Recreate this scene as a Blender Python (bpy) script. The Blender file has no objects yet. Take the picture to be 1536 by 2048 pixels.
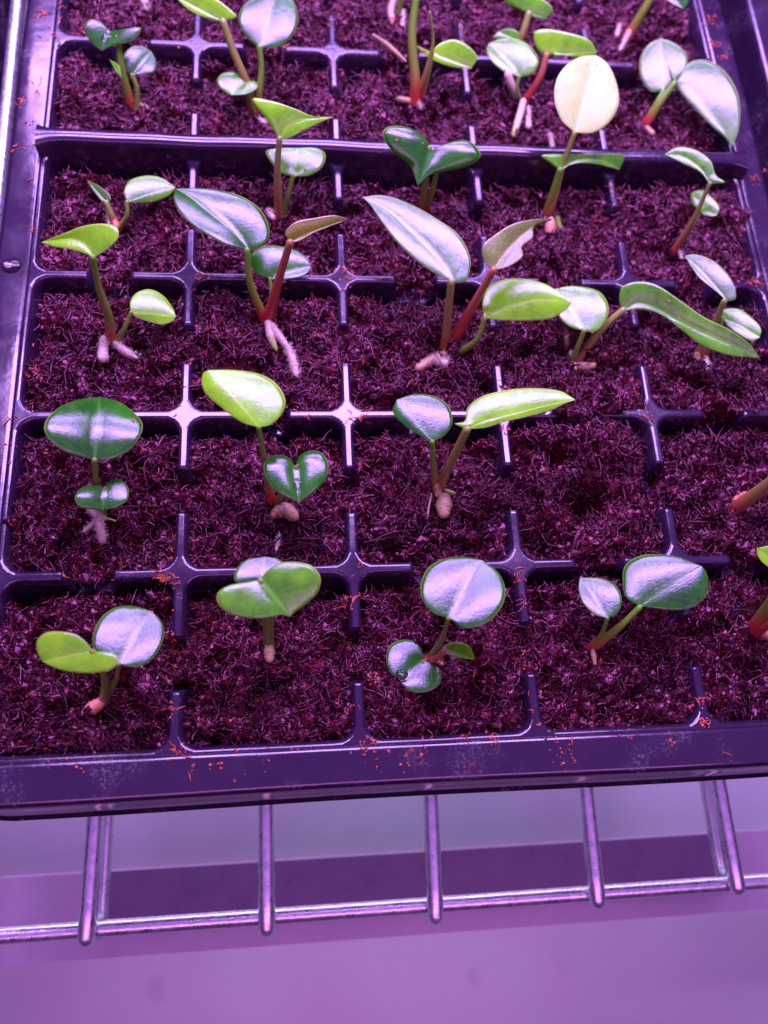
import bpy, math, random
import numpy as np
from mathutils import Vector
S = 0.01                                   # everything below is written in centimetres
rng = np.random.default_rng(7)
random.seed(7)
sc = bpy.context.scene
col = sc.collection

# ------------------------------------------------------------------ camera
CAM = np.array([8.419, -0.598, 22.072])
RX, RY, RZ, FPX = 0.324, -0.099, -0.051, 1550.0
def rotm(rx, ry, rz):
    cx, sx, cy, sy, cz, sz = math.cos(rx), math.sin(rx), math.cos(ry), math.sin(ry), math.cos(rz), math.sin(rz)
    X = np.array([[1,0,0],[0,cx,-sx],[0,sx,cx]]); Y = np.array([[cy,0,sy],[0,1,0],[-sy,0,cy]]); Z = np.array([[cz,-sz,0],[sz,cz,0],[0,0,1]])
    return Z @ Y @ X
RM = rotm(RX, RY, RZ)
cd = bpy.data.cameras.new('camera'); cam = bpy.data.objects.new('camera', cd); col.objects.link(cam)
cam.rotation_mode = 'XYZ'; cam.location = Vector(CAM * S); cam.rotation_euler = (RX, RY, RZ)
cd.sensor_fit = 'VERTICAL'; cd.sensor_height = 36; cd.lens = FPX / 2048 * 36
cd.clip_start = 0.01; cd.clip_end = 20
cd.dof.use_dof = True; cd.dof.focus_distance = 22.8 * S; cd.dof.aperture_fstop = 8.5
sc.camera = cam

# ------------------------------------------------------------------ light
w = bpy.data.worlds.new('World'); sc.world = w; w.use_nodes = True
w.node_tree.nodes['Background'].inputs[0].default_value = (0.16, 0.07, 0.30, 1)
w.node_tree.nodes['Background'].inputs[1].default_value = 0.12
LAMP = np.array([12.0, 28.0, 38.0])
def area(name, loc, size, energy, color, aim):
    l = bpy.data.lights.new(name, 'AREA'); l.shape = 'RECTANGLE'; l.size = size[0]*S; l.size_y = size[1]*S
    l.energy = energy; l.color = color
    o = bpy.data.objects.new(name, l); col.objects.link(o); o.location = Vector(np.array(loc)*S)
    o.rotation_euler = (Vector(aim) - Vector(loc)).to_track_quat('-Z', 'Y').to_euler()
    return o
area('grow_panel_wide', (12, 24, 43), (150, 120), 3.2, (0.50, 0.19, 1.0), (12, 24, 0))
area('grow_lamp_middle', (12, 28, 38), (46, 12), 5.3, (0.62, 0.33, 1.0), (12, 24, 0))
area('grow_lamp_far', (12, 58, 38), (54, 14), 5.9, (0.60, 0.32, 1.0), (12, 44, 0))
area('front_fill_light', (14, -26, 40), (60, 8), .8, (0.95, 0.26, .85), (12, -6, -10))  # unseen fill added on the near side for diffuse magenta light
area('lower_tier_lamp', (12, 12, -7.4), (70, 8), 1.05, (0.66, 0.42, 1.0), (12, 4, -18))
sc.view_settings.view_transform = 'Standard'; sc.view_settings.look = 'None'
sc.view_settings.exposure = 0.2; sc.view_settings.gamma = 1.0; sc.view_settings.use_curve_mapping = False

# ------------------------------------------------------------------ helpers
def ray(px):
    d = np.array([px[0]-768.0, -(px[1]-1024.0), -FPX]) @ RM.T
    return d / np.linalg.norm(d)
def at_z(px, z):
    d = ray(px); return CAM + d * ((z - CAM[2]) / d[2])
def at_y(px, y):
    d = ray(px); return CAM + d * ((y - CAM[1]) / d[1])
def at_plane(px, P, n):
    d = ray(px); return CAM + d * (np.dot(P - CAM, n) / np.dot(d, n))
def unit(v):
    v = np.asarray(v, float); return v / (np.linalg.norm(v) + 1e-12)
def tag(o, label=None, cat=None, group=None, kind=None):
    for k, v in (('label', label), ('category', cat), ('group', group), ('kind', kind)):
        if v: o[k] = v
    return o
def mesh_obj(name, V, F, mat, parent=None, origin=(0,0,0), smooth=True, attrs=None):
    """V Nx3 (cm), F Mxk ndarray or list of faces"""
    V = np.asarray(V, float) - np.asarray(origin, float)
    me = bpy.data.meshes.new(name)
    if isinstance(F, np.ndarray):
        k = F.shape[1]; m = F.shape[0]
        me.vertices.add(len(V)); me.vertices.foreach_set('co', (V*S).astype(np.float32).ravel())
        me.loops.add(m*k); me.loops.foreach_set('vertex_index', F.astype(np.int32).ravel())
        me.polygons.add(m); me.polygons.foreach_set('loop_start', np.arange(0, m*k, k, dtype=np.int32))
        me.update(calc_edges=True)
    else:
        me.from_pydata([tuple(v*S) for v in V], [], [tuple(f) for f in F]); me.update()
    me.polygons.foreach_set('use_smooth', np.full(len(me.polygons), smooth)); me.update()
    if attrs:
        for an, arr in attrs.items():
            a = me.attributes.new(an, 'FLOAT', 'POINT'); a.data.foreach_set('value', np.asarray(arr, np.float32))
    me.materials.append(mat)
    o = bpy.data.objects.new(name, me); col.objects.link(o)
    if parent: o.parent = parent
    else: o.location = Vector(np.asarray(origin, float)*S)
    return o
def empty(name, loc):
    o = bpy.data.objects.new(name, None); col.objects.link(o); o.location = Vector(np.asarray(loc)*S)
    o.empty_display_size = 0.01
    return o
def catmull(P, n):
    P = np.asarray(P, float)
    if len(P) == 2: return P[0] + (P[1]-P[0]) * np.linspace(0, 1, n)[:, None]
    d = np.r_[0, np.cumsum(np.sqrt(np.linalg.norm(np.diff(P, axis=0), axis=1)) + 1e-9)]
    Q = np.vstack([2*P[0]-P[1], P, 2*P[-1]-P[-2]]); k = np.r_[d[0]-(d[1]-d[0]), d, d[-1]+(d[-1]-d[-2])]
    arc = np.r_[0, np.cumsum(np.linalg.norm(np.diff(P, axis=0), axis=1))]
    out = []
    for s in np.linspace(0, arc[-1], n):
        t = np.interp(s, arc, d); i = min(max(np.searchsorted(d, t, side='right')-1, 0), len(P)-2)
        p0, p1, p2, p3 = Q[i:i+4]; t0, t1, t2, t3 = k[i:i+4]
        A1 = (t1-t)/(t1-t0)*p0+(t-t0)/(t1-t0)*p1; A2 = (t2-t)/(t2-t1)*p1+(t-t1)/(t2-t1)*p2; A3 = (t3-t)/(t3-t2)*p2+(t-t2)/(t3-t2)*p3
        B1 = (t2-t)/(t2-t0)*A1+(t-t0)/(t2-t0)*A2; B2 = (t3-t)/(t3-t1)*A2+(t-t1)/(t3-t1)*A3
        out.append((t2-t)/(t2-t1)*B1+(t-t1)/(t2-t1)*B2)
    return np.array(out)
def lattice(nx, ny, seed):
    return np.random.default_rng(seed).random((nx, ny))
LAT = lattice(256, 256, 3)
def vnoise(x, y, f, off=0):
    x = x*f + off*17.3; y = y*f + off*9.1
    xi = np.floor(x).astype(int); yi = np.floor(y).astype(int); u = x-xi; v = y-yi
    u = u*u*(3-2*u); v = v*v*(3-2*v)
    a = LAT[xi % 256, yi % 256]; b = LAT[(xi+1) % 256, yi % 256]; c = LAT[xi % 256, (yi+1) % 256]; d = LAT[(xi+1) % 256, (yi+1) % 256]
    return (a*(1-u)+b*u)*(1-v)+(c*(1-u)+d*u)*v
def fbm(x, y, f, n, off=0):
    s = 0; a = 1; t = 0
    for i in range(n):
        s = s + a*vnoise(x, y, f*2**i, off+i); t += a; a *= .55
    return s/t - .5
def sstep(a, b, x):
    t = np.clip((x-a)/(b-a), 0, 1); return t*t*(3-2*t)

# ------------------------------------------------------------------ materials
def newmat(name):
    m = bpy.data.materials.new(name); m.use_nodes = True; nt = m.node_tree
    return m, nt, nt.nodes['Principled BSDF']
def N(nt, t, **kw):
    n = nt.nodes.new(t)
    for k, v in kw.items(): setattr(n, k, v)
    return n
def noise(nt, scale, detail=4, rough=.55, vec='Object'):
    tc = N(nt, 'ShaderNodeTexCoord'); n = N(nt, 'ShaderNodeTexNoise')
    n.inputs['Scale'].default_value = scale; n.inputs['Detail'].default_value = detail; n.inputs['Roughness'].default_value = rough
    nt.links.new(tc.outputs[vec], n.inputs['Vector']); return n
def ramp(nt, src, stops):
    r = N(nt, 'ShaderNodeValToRGB'); cr = r.color_ramp
    while len(cr.elements) < len(stops): cr.elements.new(.5)
    for e, (p, c) in zip(cr.elements, stops):
        e.position = p; e.color = (*c, 1) if len(c) == 3 else c
    nt.links.new(src, r.inputs[0]); return r
def bump(nt, b, src, strength, dist):
    bp = N(nt, 'ShaderNodeBump'); bp.inputs['Strength'].default_value = strength; bp.inputs['Distance'].default_value = dist
    nt.links.new(src, bp.inputs['Height'])
    return bp
def g(v): return (v, v, v)

def plastic_mat(name, dusty):
    m, nt, b = newmat(name)
    n1 = noise(nt, 90, 6, .6); n2 = noise(nt, 1100, 6, .7); n3 = noise(nt, 28, 3, .5)
    r1 = ramp(nt, n1.outputs[0], [(.50, g(0)), (.62, g(1))]); r2 = ramp(nt, n2.outputs[0], [(.50, g(0)), (.66, g(1))])
    r3 = ramp(nt, n3.outputs[0], [(.42, g(0)), (.62, g(1))])
    mu = N(nt, 'ShaderNodeMath', operation='MULTIPLY'); nt.links.new(r1.outputs[0], mu.inputs[0]); nt.links.new(r2.outputs[0], mu.inputs[1])
    mu2 = N(nt, 'ShaderNodeMath', operation='MULTIPLY'); nt.links.new(mu.outputs[0], mu2.inputs[0]); nt.links.new(r3.outputs[0], mu2.inputs[1])
    mu3 = N(nt, 'ShaderNodeMath', operation='MULTIPLY'); nt.links.new(mu2.outputs[0], mu3.inputs[0]); mu3.inputs[1].default_value = dusty
    mx = N(nt, 'ShaderNodeMix', data_type='RGBA'); nt.links.new(mu3.outputs[0], mx.inputs[0])
    mx.inputs[6].default_value = (.018, .008, .027, 1); mx.inputs[7].default_value = (.34, .32, .36, 1)
    nt.links.new(mx.outputs[2], b.inputs['Base Color'])
    rr = ramp(nt, n1.outputs[0], [(.35, g(.11)), (.7, g(.27))]); nt.links.new(rr.outputs[0], b.inputs['Roughness'])
    b.inputs['Specular IOR Level'].default_value = .8
    n4 = noise(nt, 160, 3, .5); bp = bump(nt, b, n4.outputs[0], .16, .0005); nt.links.new(bp.outputs[0], b.inputs['Normal'])
    return m
M_PL = plastic_mat('tray_plastic', .25); M_RIM = plastic_mat('tray_rim_plastic', .42)

def soil_mat(name, c0, c1, c2, rough=(.22, .5), spec=.8):
    m, nt, b = newmat(name)
    n1 = noise(nt, 420, 3, .6); n2 = noise(nt, 60, 3, .5)
    r = ramp(nt, n1.outputs[0], [(.3, c0), (.55, c1), (.72, c2)])
    r2 = ramp(nt, n2.outputs[0], [(.35, g(.55)), (.65, g(1.25))])
    mx = N(nt, 'ShaderNodeMix', data_type='RGBA', blend_type='MULTIPLY'); mx.inputs[0].default_value = 1
    nt.links.new(r.outputs[0], mx.inputs[6]); nt.links.new(r2.outputs[0], mx.inputs[7]); nt.links.new(mx.outputs[2], b.inputs['Base Color'])
    rr = ramp(nt, n1.outputs[0], [(.3, g(rough[0])), (.7, g(rough[1]))]); nt.links.new(rr.outputs[0], b.inputs['Roughness'])
    b.inputs['Specular IOR Level'].default_value = spec; b.inputs['Specular Tint'].default_value = (1, .38, .64, 1)
    n3 = noise(nt, 1500, 3, .6); bp = bump(nt, b, n3.outputs[0], .6, .0003); nt.links.new(bp.outputs[0], b.inputs['Normal'])
    return m
M_SOIL = soil_mat('wet_coir', (.006, .0005, .0015), (.028, .0020, .005), (.14, .016, .022), (.13, .32), .85)
M_CRUMB = soil_mat('dry_coir', (.42, .07, .03), (.68, .18, .08), (.80, .34, .20), (.6, .9), .3)

def leaf_mat(name, c0, c1, vein, edge, rough=.20, trans=.28, tcol=None, spec=.95, sheen_bump=.26, coat=.45):
    m, nt, b = newmat(name)
    au = N(nt, 'ShaderNodeAttribute', attribute_name='along'); av = N(nt, 'ShaderNodeAttribute', attribute_name='across')
    n1 = noise(nt, 55, 4, .6); n2 = noise(nt, 1700, 3, .7); n3 = noise(nt, 260, 4, .6)
    ad = N(nt, 'ShaderNodeMath', operation='ADD'); nt.links.new(n1.outputs[0], ad.inputs[0])
    m3 = N(nt, 'ShaderNodeMath', operation='MULTIPLY_ADD'); nt.links.new(n3.outputs[0], m3.inputs[0]); m3.inputs[1].default_value = .5; m3.inputs[2].default_value = -.25
    nt.links.new(m3.outputs[0], ad.inputs[1])
    r = ramp(nt, ad.outputs[0], [(.32, c0), (.68, c1)])
    # side veins: along - 0.35*across, in fine waves
    w1 = N(nt, 'ShaderNodeMath', operation='MULTIPLY_ADD'); nt.links.new(av.outputs['Fac'], w1.inputs[0]); w1.inputs[1].default_value = -.42; nt.links.new(au.outputs['Fac'], w1.inputs[2])
    w2 = N(nt, 'ShaderNodeMath', operation='MULTIPLY_ADD'); nt.links.new(n1.outputs[0], w2.inputs[0]); w2.inputs[1].default_value = .12; nt.links.new(w1.outputs[0], w2.inputs[2])
    w3 = N(nt, 'ShaderNodeMath', operation='MULTIPLY'); nt.links.new(w2.outputs[0], w3.inputs[0]); w3.inputs[1].default_value = 46
    w4 = N(nt, 'ShaderNodeMath', operation='SINE'); nt.links.new(w3.outputs[0], w4.inputs[0])
    rv = ramp(nt, w4.outputs[0], [(.80, g(0)), (1.0, g(.22))])
    rm = ramp(nt, av.outputs['Fac'], [(.0, g(.75)), (.025, g(.55)), (.06, g(0))])
    mxv = N(nt, 'ShaderNodeMath', operation='MAXIMUM'); nt.links.new(rv.outputs[0], mxv.inputs[0]); nt.links.new(rm.outputs[0], mxv.inputs[1])
    mx = N(nt, 'ShaderNodeMix', data_type='RGBA'); nt.links.new(mxv.outputs[0], mx.inputs[0]); nt.links.new(r.outputs[0], mx.inputs[6]); mx.inputs[7].default_value = (*vein, 1)
    re = ramp(nt, av.outputs['Fac'], [(.955, g(0)), (.99, g(1))])
    mx2 = N(nt, 'ShaderNodeMix', data_type='RGBA'); nt.links.new(re.outputs[0], mx2.inputs[0]); nt.links.new(mx.outputs[2], mx2.inputs[6]); mx2.inputs[7].default_value = (*edge, 1)
    nt.links.new(mx2.outputs[2], b.inputs['Base Color'])
    b.inputs['Roughness'].default_value = rough; b.inputs['Specular IOR Level'].default_value = spec
    b.inputs['Specular Tint'].default_value = (.84, .74, 1, 1); b.inputs['Coat Weight'].default_value = coat; b.inputs['Coat Roughness'].default_value = .10; b.inputs['Coat IOR'].default_value = 1.52
    su = N(nt, 'ShaderNodeMath', operation='MULTIPLY_ADD'); nt.links.new(mxv.outputs[0], su.inputs[0]); su.inputs[1].default_value = -.35; nt.links.new(n2.outputs[0], su.inputs[2])
    su2 = N(nt, 'ShaderNodeMath', operation='MULTIPLY_ADD'); nt.links.new(n3.outputs[0], su2.inputs[0]); su2.inputs[1].default_value = 1.6; nt.links.new(su.outputs[0], su2.inputs[2])
    bp = bump(nt, b, su2.outputs[0], sheen_bump, .00022)
    nt.links.new(bp.outputs[0], b.inputs['Normal']); nt.links.new(bp.outputs[0], b.inputs['Coat Normal'])
    tr = N(nt, 'ShaderNodeBsdfTranslucent')
    tm = N(nt, 'ShaderNodeMix', data_type='RGBA', blend_type='MULTIPLY'); tm.inputs[0].default_value = 1
    nt.links.new(mx2.outputs[2], tm.inputs[6]); tm.inputs[7].default_value = (*(tcol or (1.6, 1.6, .6)), 1); nt.links.new(tm.outputs[2], tr.inputs[0])
    ms = N(nt, 'ShaderNodeMixShader'); ms.inputs[0].default_value = trans
    nt.links.new(b.outputs[0], ms.inputs[1]); nt.links.new(tr.outputs[0], ms.inputs[2]); nt.links.new(ms.outputs[0], nt.nodes['Material Output'].inputs[0])
    return m
LM = {
 'dark': leaf_mat('leaf_dark_green', (.008, .11, .002), (.028, .28, .004), (.06, .34, .02), (.24, .48, .07)),
 'mid': leaf_mat('leaf_green', (.05, .28, .003), (.16, .62, .006), (.20, .62, .04), (.42, .68, .11)),
 'yellow': leaf_mat('leaf_yellow_green', (.18, .58, .004), (.34, .86, .006), (.5, .85, .08), (.6, .8, .18), trans=.38),
 'bronze': leaf_mat('leaf_bronze', (.16, .24, .03), (.24, .42, .06), (.42, .40, .12), (.50, .34, .12), rough=.22, sheen_bump=.9),
 'flush': leaf_mat('leaf_red_flush', (.16, .24, .01), (.32, .40, .02), (.5, .25, .08), (.62, .22, .10)),
 'cream': leaf_mat('leaf_cream', (.46, .72, .18), (.54, .86, .26), (.90, .95, .60), (.70, .84, .34), rough=.5, trans=.3, tcol=(1.0, 1, .9), spec=.3, coat=.1),
 'pale': leaf_mat('leaf_pale_green', (.05, .26, .03), (.14, .40, .06), (.34, .55, .16), (.50, .58, .22)),
}
def stem_mat(name, stops, rough=.35):
    m, nt, b = newmat(name)
    au = N(nt, 'ShaderNodeAttribute', attribute_name='along'); n = noise(nt, 350, 4, .6)
    ad = N(nt, 'ShaderNodeMath', operation='MULTIPLY_ADD'); nt.links.new(n.outputs[0], ad.inputs[0]); ad.inputs[1].default_value = .25
    a2 = N(nt, 'ShaderNodeMath', operation='SUBTRACT'); nt.links.new(au.outputs['Fac'], a2.inputs[0]); a2.inputs[1].default_value = .125
    nt.links.new(a2.outputs[0], ad.inputs[2]); r = ramp(nt, ad.outputs[0], stops); nt.links.new(r.outputs[0], b.inputs['Base Color'])
    b.inputs['Roughness'].default_value = rough; b.inputs['Specular IOR Level'].default_value = .6
    b.inputs['Subsurface Weight'].default_value = .15; b.inputs['Subsurface Radius'].default_value = (.004, .002, .001); b.inputs['Subsurface Scale'].default_value = .3
    n5 = noise(nt, 1400, 2, .5); bp = bump(nt, b, n5.outputs[0], .4, .0002); nt.links.new(bp.outputs[0], b.inputs['Normal'])
    return m
RED = (.38, .025, .025); GRN = (.16, .42, .02)
SM = {
 'rg': stem_mat('stem_red_to_green', [(.0, RED), (.12, (.40, .05, .03)), (.32, (.20, .26, .03)), (1, (.12, .36, .02))]),
 'green': stem_mat('stem_green', [(0, (.16, .22, .03)), (1, (.16, .30, .03))]),
 'red': stem_mat('stem_red', [(0, RED), (.35, (.40, .05, .04)), (1, (.34, .17, .07))]),
 'brown': stem_mat('stem_brown', [(0, (.42, .05, .04)), (.3, (.28, .20, .05)), (1, (.22, .32, .06))]),
 'pinkwhite': stem_mat('root_pale', [(0, (.36, .28, .22)), (1, (.55, .46, .34))], .55),
 'orange': stem_mat('tuber_orange', [(0, (.50, .26, .13)), (1, (.60, .26, .14))], .45),
 'tan': stem_mat('rhizome_tan', [(0, (.26, .18, .09)), (1, (.38, .28, .13))], .5),
 'greentip': stem_mat('root_green_tip', [(0, (.48, .40, .32)), (.55, (.50, .46, .26)), (1, (.30, .46, .06))], .5),
}
def metal(name, c, rough, bumpd=.0001, rv=.1, met=1.0, sc_=600):
    m, nt, b = newmat(name); b.inputs['Metallic'].default_value = met
    n = noise(nt, sc_, 4, .6); r = ramp(nt, n.outputs[0], [(.3, tuple(x*.85 for x in c)), (.7, c)]); nt.links.new(r.outputs[0], b.inputs['Base Color'])
    r2 = ramp(nt, n.outputs[0], [(.3, g(rough-rv/2)), (.7, g(rough+rv/2))]); nt.links.new(r2.outputs[0], b.inputs['Roughness'])
    bp = bump(nt, b, n.outputs[0], .4, bumpd); nt.links.new(bp.outputs[0], b.inputs['Normal']); return m
M_WIRE = metal('chrome_wire', (.80, .90, .86), .32, met=.9, bumpd=.0003, rv=.2, sc_=350)
M_RAIL = metal('rail_paint', (.40, .34, .42), .35, met=.2, sc_=50)
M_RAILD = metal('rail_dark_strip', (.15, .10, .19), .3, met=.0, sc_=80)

# ------------------------------------------------------------------ tray
NC, NR, P = 5, 7, 5.0
YMAX = NR*P
def insert_h(x, y):
    x = np.asarray(x, float); y = np.asarray(y, float)
    lx = np.abs(x/P - np.round(x/P))*P; ly = np.abs(y/P - np.round(y/P))*P      # distance to nearest column / row line
    edge = (x < P/2) & (np.round(x/P) == 0) | (np.round(x/P) == NC)
    edgey = (np.round(y/P) == 0)
    hw, rad = 2.5-.085, .58
    ux = P/2 - lx; uy = P/2 - ly
    qx = np.abs(ux)-(hw-rad); qy = np.abs(uy)-(hw-rad)
    sd = np.minimum(np.maximum(qx, qy), 0) + np.hypot(np.maximum(qx, 0), np.maximum(qy, 0)) - rad      # <0 inside the cell
    d = -sd
    wall = np.where(d < 0, 0, np.where(d < .08, -(.08-np.sqrt(np.maximum(.0064-d*d, 0))), -.08-(d-.08)*9.0))
    wall = wall - .03*np.clip(1+d/.16, 0, 1)**2
    # rib tops dip half way between two crossings, with a low knob in the middle
    jit = .25*(vnoise(np.round(x/P)*3.1+.5, np.round(y/P)*2.7+.5, 1, 5)-.5)
    tv = np.where(lx < ly, ly, lx)
    dip = sstep(1.74+jit, 2.0+jit, tv)
    knob = np.exp(-((tv-2.5)/.16)**2)*np.exp(-(np.minimum(lx, ly)/.22)**2)
    top = -dip*(1.05 - .42*knob)
    top = np.where((lx < ly) & edge, 0, top); top = np.where((ly <= lx) & edgey, 0, top)
    z = np.minimum(wall, top) - .0
    
    z = np.where(d >= 0, np.minimum(z, top), top)
    return np.maximum(z, -4.2)
MOUNDS = [((1185, 890), 1.35, 1.0), ((1080, 850), .8, .7), ((1010, 800), .55, .75), ((1020, 1000), .5, .45), ((1430, 820), .6, .5),
          ((250, 560), .5, .3), ((740, 570), .6, .4), ((880, 1150), .4, .5), ((1190, 1150), .5, .45), ((160, 160), 1.0, .3), ((600, 100), .9, .4), ((800, 90), .8, .5), ((1050, 200), .9, .3), ((820, 300), .5, .3),
          ((1215, 830), .35, .6), ((440, 180), .7, .2), ((1490, 830), .6, .5), ((1500, 1110), .6, .4), ((1075, 330), .4, .4)]
PITS = [((1165, 1015), .55, 1.5), ((1085, 1085), .6, 1.0), ((1290, 905), .35, .9), ((1100, 930), .3, 1.0), ((1055, 900), .3, .9), ((1290, 960), .35, .9), ((870, 700), .4, .6), ((240, 1220), .5, .6), ((560, 900), .6, .5), ((900, 900), .5, .5)]
MPOS = [(at_z(p, -.3), r, h) for p, r, h in MOUNDS]; PPOS = [(at_z(p, -.8), r, h) for p, r, h in PITS]
def soil_h(x, y, detail=True):
    x = np.asarray(x, float); y = np.asarray(y, float)
    cx = np.clip(np.floor(x/P), 0, NC-1); cy = np.floor(y/P)
    ux = (x-cx*P)/P; uy = (y-cy*P)/P
    lvl = -.46 + .30*(vnoise(cx*1.7+.5, cy*1.3+.5, 1, 9)-.5)
    ex = np.minimum(ux, 1-ux); 
    e = (1-sstep(0, .06, ex))*.05 + (1-sstep(0, .17, 1-uy))*1.05 + (1-sstep(0, .10, uy))*.15
    z = lvl - e
    z = z + .62*fbm(x, y, .75, 2, 2) - .42*sstep(.06, .22, fbm(x, y, 1.5, 2, 33))
    if detail: z = z + .95*fbm(x, y, 2.2, 4, 4) + .12*fbm(x, y, 13, 2, 7)
    for (p, r, h) in MPOS: z = z + h*1.25*np.exp(-((x-p[0])**2+(y-p[1])**2)/(r*r))
    for (p, r, h) in PPOS: z = z - h*np.exp(-((x-p[0])**2+(y-p[1])**2)/(r*r))
    return z

def grid_faces(nx, ny):
    i, j = np.meshgrid(np.arange(nx-1), np.arange(ny-1), indexing='ij'); a = i*ny+j
    return np.stack([a, a+ny, a+ny+1, a+1], -1).reshape(-1, 4)
cell = np.r_[np.arange(0, .5, .04), np.arange(.5, 1.5, .1), np.arange(1.5, 2.5, .06)]
cell = np.unique(np.round(np.r_[cell, 2.5, 5-cell[1:]], 4))
gx = np.concatenate([cell + i*P for i in range(NC)] + [[NC*P]]); gy = np.concatenate([cell + i*P for i in range(NR)] + [[NR*P]])
gx = np.unique(np.round(gx, 4)); gy = np.unique(np.round(gy, 4))
X, Y = np.meshgrid(gx, gy, indexing='ij')
tray = empty('seed_tray', (12.5, 12.5, -5.2))
tag(tray, 'black plastic seedling tray of square soil-filled cells standing on the wire rack', 'seed tray')
TO = np.array((12.5, 12.5, -5.2))
mesh_obj('cell_insert', np.stack([X, Y, insert_h(X, Y)], -1).reshape(-1, 3), grid_faces(len(gx), len(gy)), M_PL, tray, TO)

def sweep_rim(name, x0, x1, y0, y1, mat, parent, origin, sides='LFR', wob=.05):
    prof = [(-.02, -.5), (-.02, -.02), (.01, .05), (.06, .085), (.14, .09), (.55, .06), (.86, .075), (.96, .06), (1.03, .0), (1.07, -.12), (1.12, -.45), (1.30, -2.2), (1.36, -2.28), (1.42, -2.27), (1.44, -2.36), (1.40, -2.6), (1.30, -5.15), (1.1, -5.2)]
    pts = []   # (position, outward normal)
    R = .3
    if 'L' in sides:
        for y in np.linspace(y1, y0+R, 60): pts.append((x0, y, -1, 0))
    if 'F' in sides:
        for a in np.linspace(180, 270, 10)[1:-1]: pts.append((x0+R+R*math.cos(math.radians(a)), y0+R+R*math.sin(math.radians(a)), math.cos(math.radians(a)), math.sin(math.radians(a))))
        for x in np.linspace(x0+R, x1-R, 60): pts.append((x, y0, 0, -1))
        for a in np.linspace(270, 360, 10)[1:-1]: pts.append((x1-R+R*math.cos(math.radians(a)), y0+R+R*math.sin(math.radians(a)), math.cos(math.radians(a)), math.sin(math.radians(a))))
    if 'R' in sides:
        for y in np.linspace(y0+R, y1, 60): pts.append((x1, y, 1, 0))
    V = []
    for (x, y, nx, ny) in pts:
        wv = wob*(math.sin(x*.35+1)+math.sin(y*.5+2))
        for o, z in prof:
            k = max(0, min(1, (o-.1)/.5)); V.append((x+nx*(o+wv*k*.6), y+ny*(o+wv*k*.6), z+wv*k*.35))
    return mesh_obj(name, V, grid_faces(len(pts), len(prof)), mat, parent, origin)
sweep_rim('rim', 0, NC*P, 0, YMAX, M_RIM, tray, TO)
# corner fill of the front corners (the rim's rounded corner meets the insert)
# raised cross bar on row line 4
def bar(x0, x1, y, z0, z1, hw, mat, parent, origin):
    prof = [(-hw-.10, z0), (-hw-.02, z1-.16), (-hw+.03, z1-.05), (-hw+.10, z1), (-hw/3, z1+.035), (hw/3, z1+.035), (hw-.10, z1), (hw-.03, z1-.05), (hw+.02, z1-.16), (hw+.10, z0)]
    xs = np.linspace(x0, x1, 160); V = []
    for x in xs:
        fl = .35*math.exp(-(x-x0)/.25) + .35*math.exp(-(x1-x)/.25)
        s = 1 + fl*2
        for o, z in prof:
            V.append((x, y + o*s + .02*math.sin(x*.9), z + .012*math.sin(x*2.1)))
    return mesh_obj('cross_bar', V, grid_faces(len(xs), len(prof)), mat, parent, origin)
bar(-.05, NC*P+.05, 4*P+.02, -1.2, .62, .27, M_PL, tray, TO)
# floor pan of the tray, hidden under the cells
mesh_obj('base', [(-1.2, -1.2, -5.15), (26.2, -1.2, -5.15), (26.2, YMAX, -5.15), (-1.2, YMAX, -5.15)], [(0, 1, 2, 3)], M_PL, tray, TO)

# neighbouring tray on the right; the left one is added to darken the gap
def neighbour(x0, x1, sides, y0, label):
    o0 = np.array(((x0+x1)/2, y0+10, -5.2)); e = empty('seed_tray', o0); tag(e, label, 'seed tray')
    sweep_rim('rim', x0, x1, y0, YMAX, M_RIM, e, o0, sides)
    mesh_obj('base', [(x0, y0, -1.6), (x1, y0, -1.6), (x1, YMAX, -1.6), (x0, YMAX, -1.6)], [(0, 1, 2, 3)], M_PL, e, o0)
neighbour(-12, -3.95, 'LFR', 5, 'tray edge added to darken the upper left gap, beyond the side wire')
neighbour(28.2, 36, 'LFR', 9, 'edge of another dark tray at the upper right corner, beyond the dark gap')

# ------------------------------------------------------------------ soil
sx = np.arange(.05, NC*P, .07); sy = np.arange(.05, YMAX-1.5, .07)
X, Y = np.meshgrid(sx, sy, indexing='ij')
Vs = np.stack([X, Y, soil_h(X, Y)], -1).reshape(-1, 3)
soil = mesh_obj('potting_soil', Vs, grid_faces(len(sx), len(sy)), M_SOIL)
tag(soil, 'wet dark reddish brown coir potting soil filling the tray cells', 'potting soil', kind='stuff')

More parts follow.
